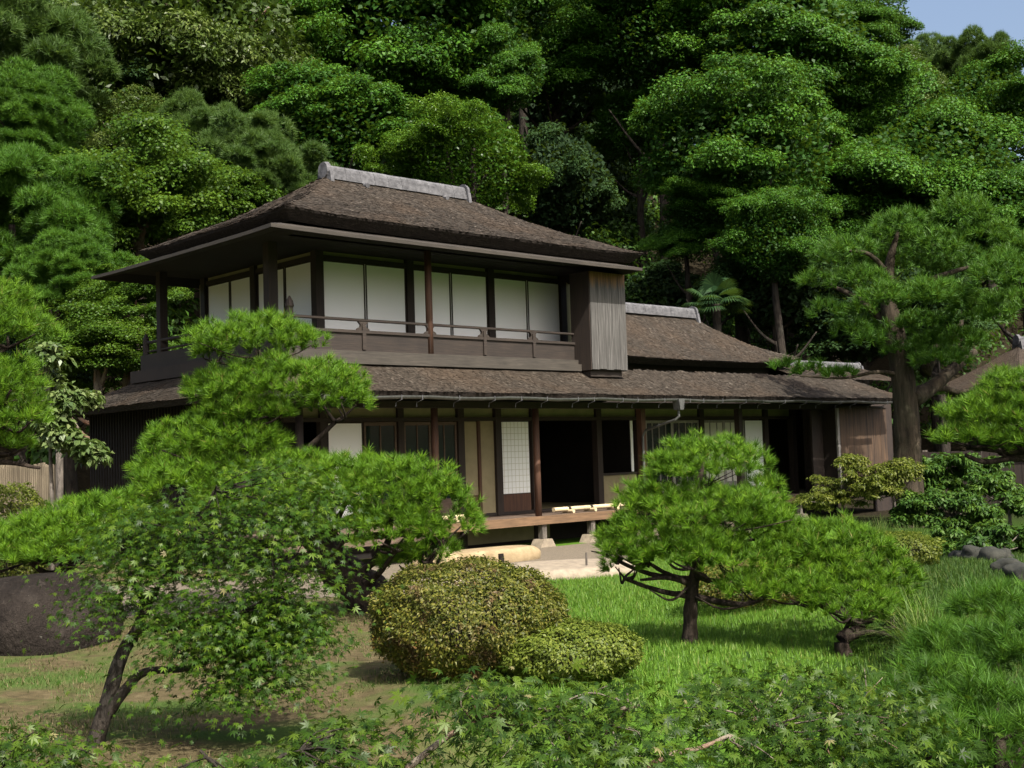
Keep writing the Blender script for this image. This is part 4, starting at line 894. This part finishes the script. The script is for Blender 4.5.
loose_shrub('ornamental_shrub', 'round yellow-green shrub with crooked pale stem at the foot of the big pine', (902, 548), 21, [(890, 478, 22, 14), (900, 470, 16, 10), (880, 488, 16, 10)], 'yellow_shrub', .055, .03, 330, 62, [(900, 535), (906, 528), (897, 515), (893, 495)])
loose_shrub('broadleaf_shrub', 'glossy green broadleaf shrub right of the round yellow shrub', (950, 545), 20.5, [(922, 502, 24, 10), (955, 500, 26, 14), (982, 515, 22, 12), (940, 522, 28, 10), (965, 532, 30, 8), (908, 515, 16, 10)], 'broad_shrub', .085, .036, 150, 63, [(950, 530), (952, 515)])
loose_shrub('broadleaf_shrub', 'dark green shrub at the right edge under the layered pine', (1010, 540), 21.5, [(1005, 490, 34, 18), (1020, 505, 30, 16), (985, 485, 22, 12)], 'broad_shrub', .09, .04, 130, 64, [(1010, 520), (1008, 505)])
loose_shrub('broadleaf_shrub', 'dense leafy shrub at the right edge above the stone edging', (1000, 575), 18, [(985, 540, 34, 16), (1018, 548, 34, 20), (960, 548, 22, 10)], 'broad_shrub', .09, .04, 150, 69, [(1000, 560), (1000, 550)])
loose_shrub('broadleaf_shrub', 'leafy shrub against the plank fence behind the big pine trunk', (960, 520), 26.5, [(930, 470, 22, 12), (960, 462, 26, 14), (990, 470, 22, 12), (945, 482, 26, 10)], 'broad_shrub', .12, .05, 140, 65, [(960, 500), (958, 480)])
loose_shrub('small_tree', 'slender small tree with pale green leaves before the dark left end of the house', (52, 540), 20, [(45, 380, 14, 12), (70, 398, 18, 10), (52, 418, 20, 10), (85, 400, 14, 6), (80, 445, 18, 8), (60, 440, 16, 10), (92, 455, 12, 6), (35, 405, 14, 12), (48, 355, 10, 10)], 'pale_shrub', .12, .07, 34, 66, [(52, 500), (50, 450), (48, 400)], 'tree', cl=.2)
loose_shrub('low_shrub', 'ragged low shrub under the leaning pine trunk, left of the large azalea', (285, 648), 11.6, [(300, 632, 24, 4), (268, 628, 24, 5)], 'broad_shrub', .06, .03, 90, 67, [])
loose_shrub('low_shrub', 'green shrub on the bank between the round yellow shrub and the stone edging', (905, 560), 18.5, [(900, 548, 30, 12), (935, 545, 26, 10), (870, 545, 24, 10)], 'azalea_green', .08, .035, 110, 68, [])

# palm in the dark hollow behind the wing
def palm():
    Y = 39; c = at(716, 304, Y); g = float(height(c[0], c[1])); root = thing('fan_palm', 'dim fan palm in the dark hollow behind the wing roof', 'palm tree', (c[0], c[1], g)); rng = np.random.default_rng(71)
    MB().tube([(0, 0, -.3), (.05, 0, (c[2]-g)*.6), (0, 0, c[2]-g)], [.14, .12, .13], 9, jit=.1).build('trunk', M['bark'], root)
    V, F, Rn, o = [], [], [], 0
    for i in range(30):
        d = rdir(1, rng)[0]; d[2] = abs(d[2])*.9-.25; d = unit(d); a = np.array([0, 0, c[2]-g])+d*.6; s = unit(np.cross(d, [0, 0, 1])); up = np.cross(s, d)
        for k in range(22):
            an = (k-10.5)/10.5*1.9; t_ = d*math.cos(an)+s*math.sin(an); l = .62*(1-.25*abs(an)/1.9); w_ = np.cross(t_, up)*.028
            p1 = a+t_*l*.6; p2 = a+t_*l-np.array([0, 0, .16]); V += [a, p1-w_, p2, p1+w_]; F.append([o, o+1, o+2, o+3]); o += 4; Rn += [rng.random()]*4
    link('crown', np_mesh('crown', np.array(V), np.array(F), np.array(Rn)), M['palm'], root)
palm()

# ---------------------------------------------------------------- grass
def blades(P, H, w, lean, rng, seg=1):
    n = len(P); d = unit(np.stack([rng.normal(size=n), rng.normal(size=n), np.zeros(n)], 1)); sd_ = np.stack([-d[:, 1], d[:, 0], np.zeros(n)], 1)
    H = H[:, None]; tip = P+np.array([0, 0, 1])*H+d*H*(lean*rng.random((n, 1))); b0 = P-sd_*w/2; b1 = P+sd_*w/2
    return np.stack([b0, b1, tip], 1).reshape(-1, 3), np.arange(3*n).reshape(n, 3), np.repeat(np.clip(rng.random(n), 0, 1), 3)
rng = np.random.default_rng(81)
n = 330000; gx_ = rng.uniform(-1.2, 9.5, n); gy_ = 8+12.5*rng.random(n)**.85; lx, ly = local(gx_, gy_)
pedge = np.interp(lx, [-13, -9, -6.8, -3.4, -2, 0, 2, 5.2, 12], [-4.2, -4.6, -4.6, -5.45, -5.0, -3.4, -2.7, -2.4, -2])
wob = .25*np.sin(gx_*3)+.2*np.sin(gy_*2.3+gx_)
k = (ly < pedge+.1) & (gx_+wob > .15) & (np.abs(gx_) < gy_*.46); gx_, gy_ = gx_[k], gy_[k]
P = np.stack([gx_, gy_, height(gx_, gy_)-.005], 1)
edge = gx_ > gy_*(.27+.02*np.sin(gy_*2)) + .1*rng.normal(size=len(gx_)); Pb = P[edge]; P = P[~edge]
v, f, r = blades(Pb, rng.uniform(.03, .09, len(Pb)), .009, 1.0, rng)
tag(link('shaded_bank_grass', np_mesh('shaded_bank_grass', v, f, r), M['shaded_bank_grass']), 'longer grass covering the bank at the right, tree shade in its darker colour', 'grass', kind='stuff')
v, f, r = blades(P, rng.uniform(.025, .075, len(P)), .009, .8, rng)
tag(link('lawn_grass', np_mesh('lawn_grass', v, f, r), M['grass']), 'short bright green lawn between the azaleas and the house', 'grass', kind='stuff')
n = 90000; gx_ = rng.uniform(-7, .6, n); gy_ = 6.3+9.5*rng.random(n); nz = np.sin(gx_*2.1+gy_*.9)+np.sin(gy_*2.7-gx_*1.3)+.8*np.sin(gx_*5.3)*np.sin(gy_*4.1)
lx, ly = local(gx_, gy_); k = (nz+rng.normal(size=n)*.5 > .55) & (ly < -4.9); gx_, gy_ = gx_[k], gy_[k]; P = np.stack([gx_, gy_, height(gx_, gy_)-.004], 1)
v, f, r = blades(P, rng.uniform(.015, .05, len(P)), .008, 1.2, rng)
tag(link('sparse_grass', np_mesh('sparse_grass', v, f, r), M['dry_grass']), 'thin patchy grass and moss on the brown earth at lower left', 'grass', kind='stuff')
def tussock(label, px_, Y_, n, L, spread, seed):
    rng = np.random.default_rng(seed); p = at(px_, 600, Y_); g = float(height(p[0], p[1])); V, F, Rn, o = [], [], [], 0
    for i in range(n):
        an = rng.random()*6.283; d = np.array([math.cos(an), math.sin(an), 0]); s = np.array([-d[1], d[0], 0]); b0 = np.array([rng.normal()*.07, rng.normal()*.07, -.02]); l = L*rng.uniform(.6, 1.1); sp = spread*rng.uniform(.3, 1.2)
        pts = [b0+d*l*sp*t**1.5+np.array([0, 0, l*(t-.62*sp*t**2.6)]) for t in (0, .35, .7, 1)]; rv = rng.random()
        for j, q in enumerate(pts): w = .006*(1-j/3.3); V += [q-s*w, q+s*w]; Rn += [rv, rv]
        for j in range(3): F.append([o+2*j, o+2*j+1, o+2*j+3, o+2*j+2])
        o += 8
    ob = link('grass_tussock', np_mesh('grass_tussock', np.array(V), np.array(F), np.array(Rn)), M['long_grass']); ob.location = (p[0], p[1], g)
    tag(ob, label, 'grass tuft', 'tufts of long grass')
tussock('large arching tuft of pale grass right of the spreading pine', 930, 9.6, 700, .75, .75, 1)
tussock('arching grass tuft behind the large pale one', 905, 10.6, 420, .6, .7, 2)
tussock('arching grass tuft at the right edge above the corner pine', 985, 10.4, 420, .62, .8, 3)
tussock('tuft of upright grass below the round yellow shrub', 882, 18.5, 420, .7, .5, 4)
tussock('tuft of upright grass at the foot of the airy yellow shrub', 915, 18.8, 360, .6, .5, 5)

# ---------------------------------------------------------------- stones, stakes, bamboo, fences, neighbour
def rock(name, label, c, r, mat, seed, cat='rock', rz=0, flat=None, group=None, sub=4, rough=.16, sup=1.0):
    import bmesh
    bm = bmesh.new(); bmesh.ops.create_icosphere(bm, subdivisions=sub, radius=1)
    rng = np.random.default_rng(seed); ks = rng.normal(size=(10, 3))*2.2; ph = rng.random(10)*6.28
    for v_ in bm.verts:
        p = np.array(v_.co); q = np.sign(p)*np.abs(p)**sup; d = 1+rough*np.mean(np.sin(ks@p+ph))*2.2+rough*.35*np.mean(np.sin(ks@p*3.1+ph*2))
        q = q*d
        if flat is not None and q[2] > flat: q[2] = flat+(q[2]-flat)*.12
        v_.co = (q[0]*r[0], q[1]*r[1], q[2]*r[2])
    me = bpy.data.meshes.new(name); bm.to_mesh(me); bm.free()
    for p in me.polygons: p.use_smooth = True
    o = link(name, me, M[mat]); o.location = c; o.rotation_euler = (0, 0, rz); return tag(o, label, cat, group)
p = at(28, 620, 12.1); rock('boulder', 'big smooth purplish brown boulder at the left edge', (p[0], p[1], .18), (.84, .6, .58), 'boulder', 5, 'boulder', .1, .85, rough=.16, sub=5)
w0 = world(-3.0, -2.72); rock('stepping_stone', 'long straw-coloured step stone with rounded end below the veranda', (w0[0], w0[1], .08), (1.25, .36, .21), 'straw_stone', 6, 'step stone', HOUSE_RZ, .7, rough=.05, sup=.72)
p = at(565, 578, 17.6); rock('stepping_stone', 'wide flat pale round stone at the edge of the lawn', (p[0], p[1], .02), (1.1, .85, .2), 'stone', 7, 'step stone', .3, .6, rough=.05, sup=.85)
p = at(375, 600, 15.6); rock('stepping_stone', 'pale flat stone behind the leaning pine trunk', (p[0], p[1], .0), (.5, .35, .12), 'stone', 8, 'step stone', .3, .6, rough=.08)
p = at(435, 583, 16.5); rock('stepping_stone', 'pale low stone left of the short wooden stake', (p[0], p[1], .0), (.42, .3, .16), 'stone', 9, 'step stone', .3, .6, rough=.1)
names = ['first', 'second', 'third', 'fourth', 'fifth', 'sixth', 'seventh', 'eighth', 'ninth']
for i, (px_, py_, rr_) in enumerate([(948, 540, .17), (958, 552, .22), (966, 542, .2), (974, 558, .22), (984, 548, .22), (992, 562, .24), (1003, 556, .2), (1008, 574, .26), (1022, 584, .24)]):
    Yr = CAMZ*FPX/(py_+14-(471.4-.032*px_)); p = at(px_, py_, Yr); g = float(height(p[0], p[1])); rr_ *= .72
    rock('edging_stone', 'dark mossy stone, %s from the left in the low stone edging at right' % names[i], (p[0], p[1], g+.05), (rr_, rr_*.8, rr_*.72), 'dark_rock', 20+i, 'stone', i, rough=.38, sub=3, sup=.85, group='stones of the edging at right')
def stake(label, px_, y1, Y_, r, mat, tilt, h):
    p = ground_pt(px_, y1, Y_); o = MB().tube([(0, 0, -.05), (tilt*.5, 0, h*.5), (tilt, 0, h)], [r, r*1.02, r*.9], 9, jit=.05).build('wooden_stake', M[mat]); o.location = tuple(p); tag(o, label, 'stake')
stake('short dark wooden stake standing in front of the flat pale round stone', 503, 575, 16.6, .042, 'bark', -.02, .38)
stake('thin pale stake at the right end of the flat pale round stone', 587, 575, 17.2, .016, 'weathered', 0, .32)
def bamboo(label, X0, X1, Y_, z, tilt=0):
    a = world(X0, Y_); root = thing('bamboo_barrier', label, 'bamboo pole', (a[0], a[1], z), HOUSE_RZ+tilt); L = X1-X0; g = MB(); n = int(L/.28)
    pts = []; rad = []
    for i in range(n+1):
        x = L*i/n
        for dx, r in ((-.012, .04), (0, .045), (.012, .04)): pts.append((min(max(x+dx, 0), L)+.0001*len(pts), 0, .085)); rad.append(r)
    g.tube(pts, rad, 10).build('pole', M['bamboo'], root)
    for x in (L*.2, L*.5, L*.82):
        s = MB(); s.tube([(x-.02, -.16, .04), (x, .16, .04)], .035, 8); s.build('support', M['bamboo'], root)
        MB().tube([(x-.03, -.005, .085), (x+.03, .005, .085)], .051, 10).build('binding', M['bark'], root)
    return root
bamboo('pale bamboo barrier pole lying on the veranda in front of the dark open room', .52, 2.55, -.85, .565)
bamboo('pale bamboo barrier pole on the veranda, seen behind the right side of the lawn pine', 6.0, 7.75, -.85, .565)
bamboo('short bamboo pole end on the veranda beside the plaster wall', -2.6, -1.35, -.85, .565)
# bamboo fence at the left
def fence_left():
    a = at(-40, 470, 24.5); c = at(60, 470, 22.0); root = thing('bamboo_fence', 'pale bamboo slat fence left of the house under the pine branch', 'fence', (c[0], c[1], 0)); d = c-a; d[2] = 0; ln = np.linalg.norm(d); d /= ln; sl_ = MB(); rg = random.Random(4); x = .12
    while x < ln:
        p = -d*x; h = 1.82+rg.uniform(-.03, .03); sl_.tube([(p[0], p[1], 0), (p[0], p[1], h)], .033, 7); x += .075
    sl_.build('slat_panel', m_wood('old_bamboo', (.09, .07, .045), (.27, .22, .15), 'z', .7, 14), root)
    for z in (.75, 1.05): MB().tube([tuple(-d*.1+np.array([.03, -.05, z])), tuple(-d*(ln-.1)+np.array([.03, -.05, z]))], .028, 7).build('rail', M['dark_wood'], root)
    MB().tube([(0, -.02, 0), (0, -.02, 2.1)], .065, 10).build('post', M['weathered'], root)
fence_left()
def fence_right():
    a = at(915, 470, 31); c = at(1080, 470, 29); root = thing('plank_fence', 'dark plank fence behind the big pine trunk at right', 'fence', (a[0], a[1], 0)); d = c-a; d[2] = 0; ln = np.linalg.norm(d); d /= ln; g = MB(); x = 0; rg = random.Random(6); rz = math.atan2(d[1], d[0])
    while x < ln: g.box(x, x+.17, -.015, .015, 0, 1.45+rg.uniform(-.02, .02)); x += .18
    root.rotation_euler = (0, 0, rz); g.build('plank_panel', M['dark_wood'], root); MB().box(0, ln, -.06, -.02, 1.2, 1.28).build('rail', M['dark_wood_x'], root)
    for k in range(4): MB().box(k*1.3+.2, k*1.3+.3, .02, .12, 0, 1.5).build('post', M['weathered'], root)
fence_right()
def neighbour():
    c = at(1090, 402, 42); root = thing('wooden_house', 'neighbouring wooden house with a shingled hip roof, half hidden at the right edge', 'house', (c[0], c[1], 0), R_(12)); 
    MB().box(-3.4, 4, -1.6, 2.2, 0, 3.45).build('wall', M['dark_wood'], root)
    rr = hip_rings(-4.4, 5, -2.6, 3.2, 3.4, -2.4, 3, .3, 4.9, .06); rf = hip('roof', rr, M['shingle'], root, seed=8)
    hip('eave_edge', [(-3.2, 4, -1.4, 2, 3.45, 0, 0), (-4.2, 4.8, -2.4, 3, 3.27, .04, 0), rr[0]], M['shingle_edge'], rf); ridge('ridge_cap', -2.4, 3, .3, 4.85, .34, .4, rf)
neighbour()
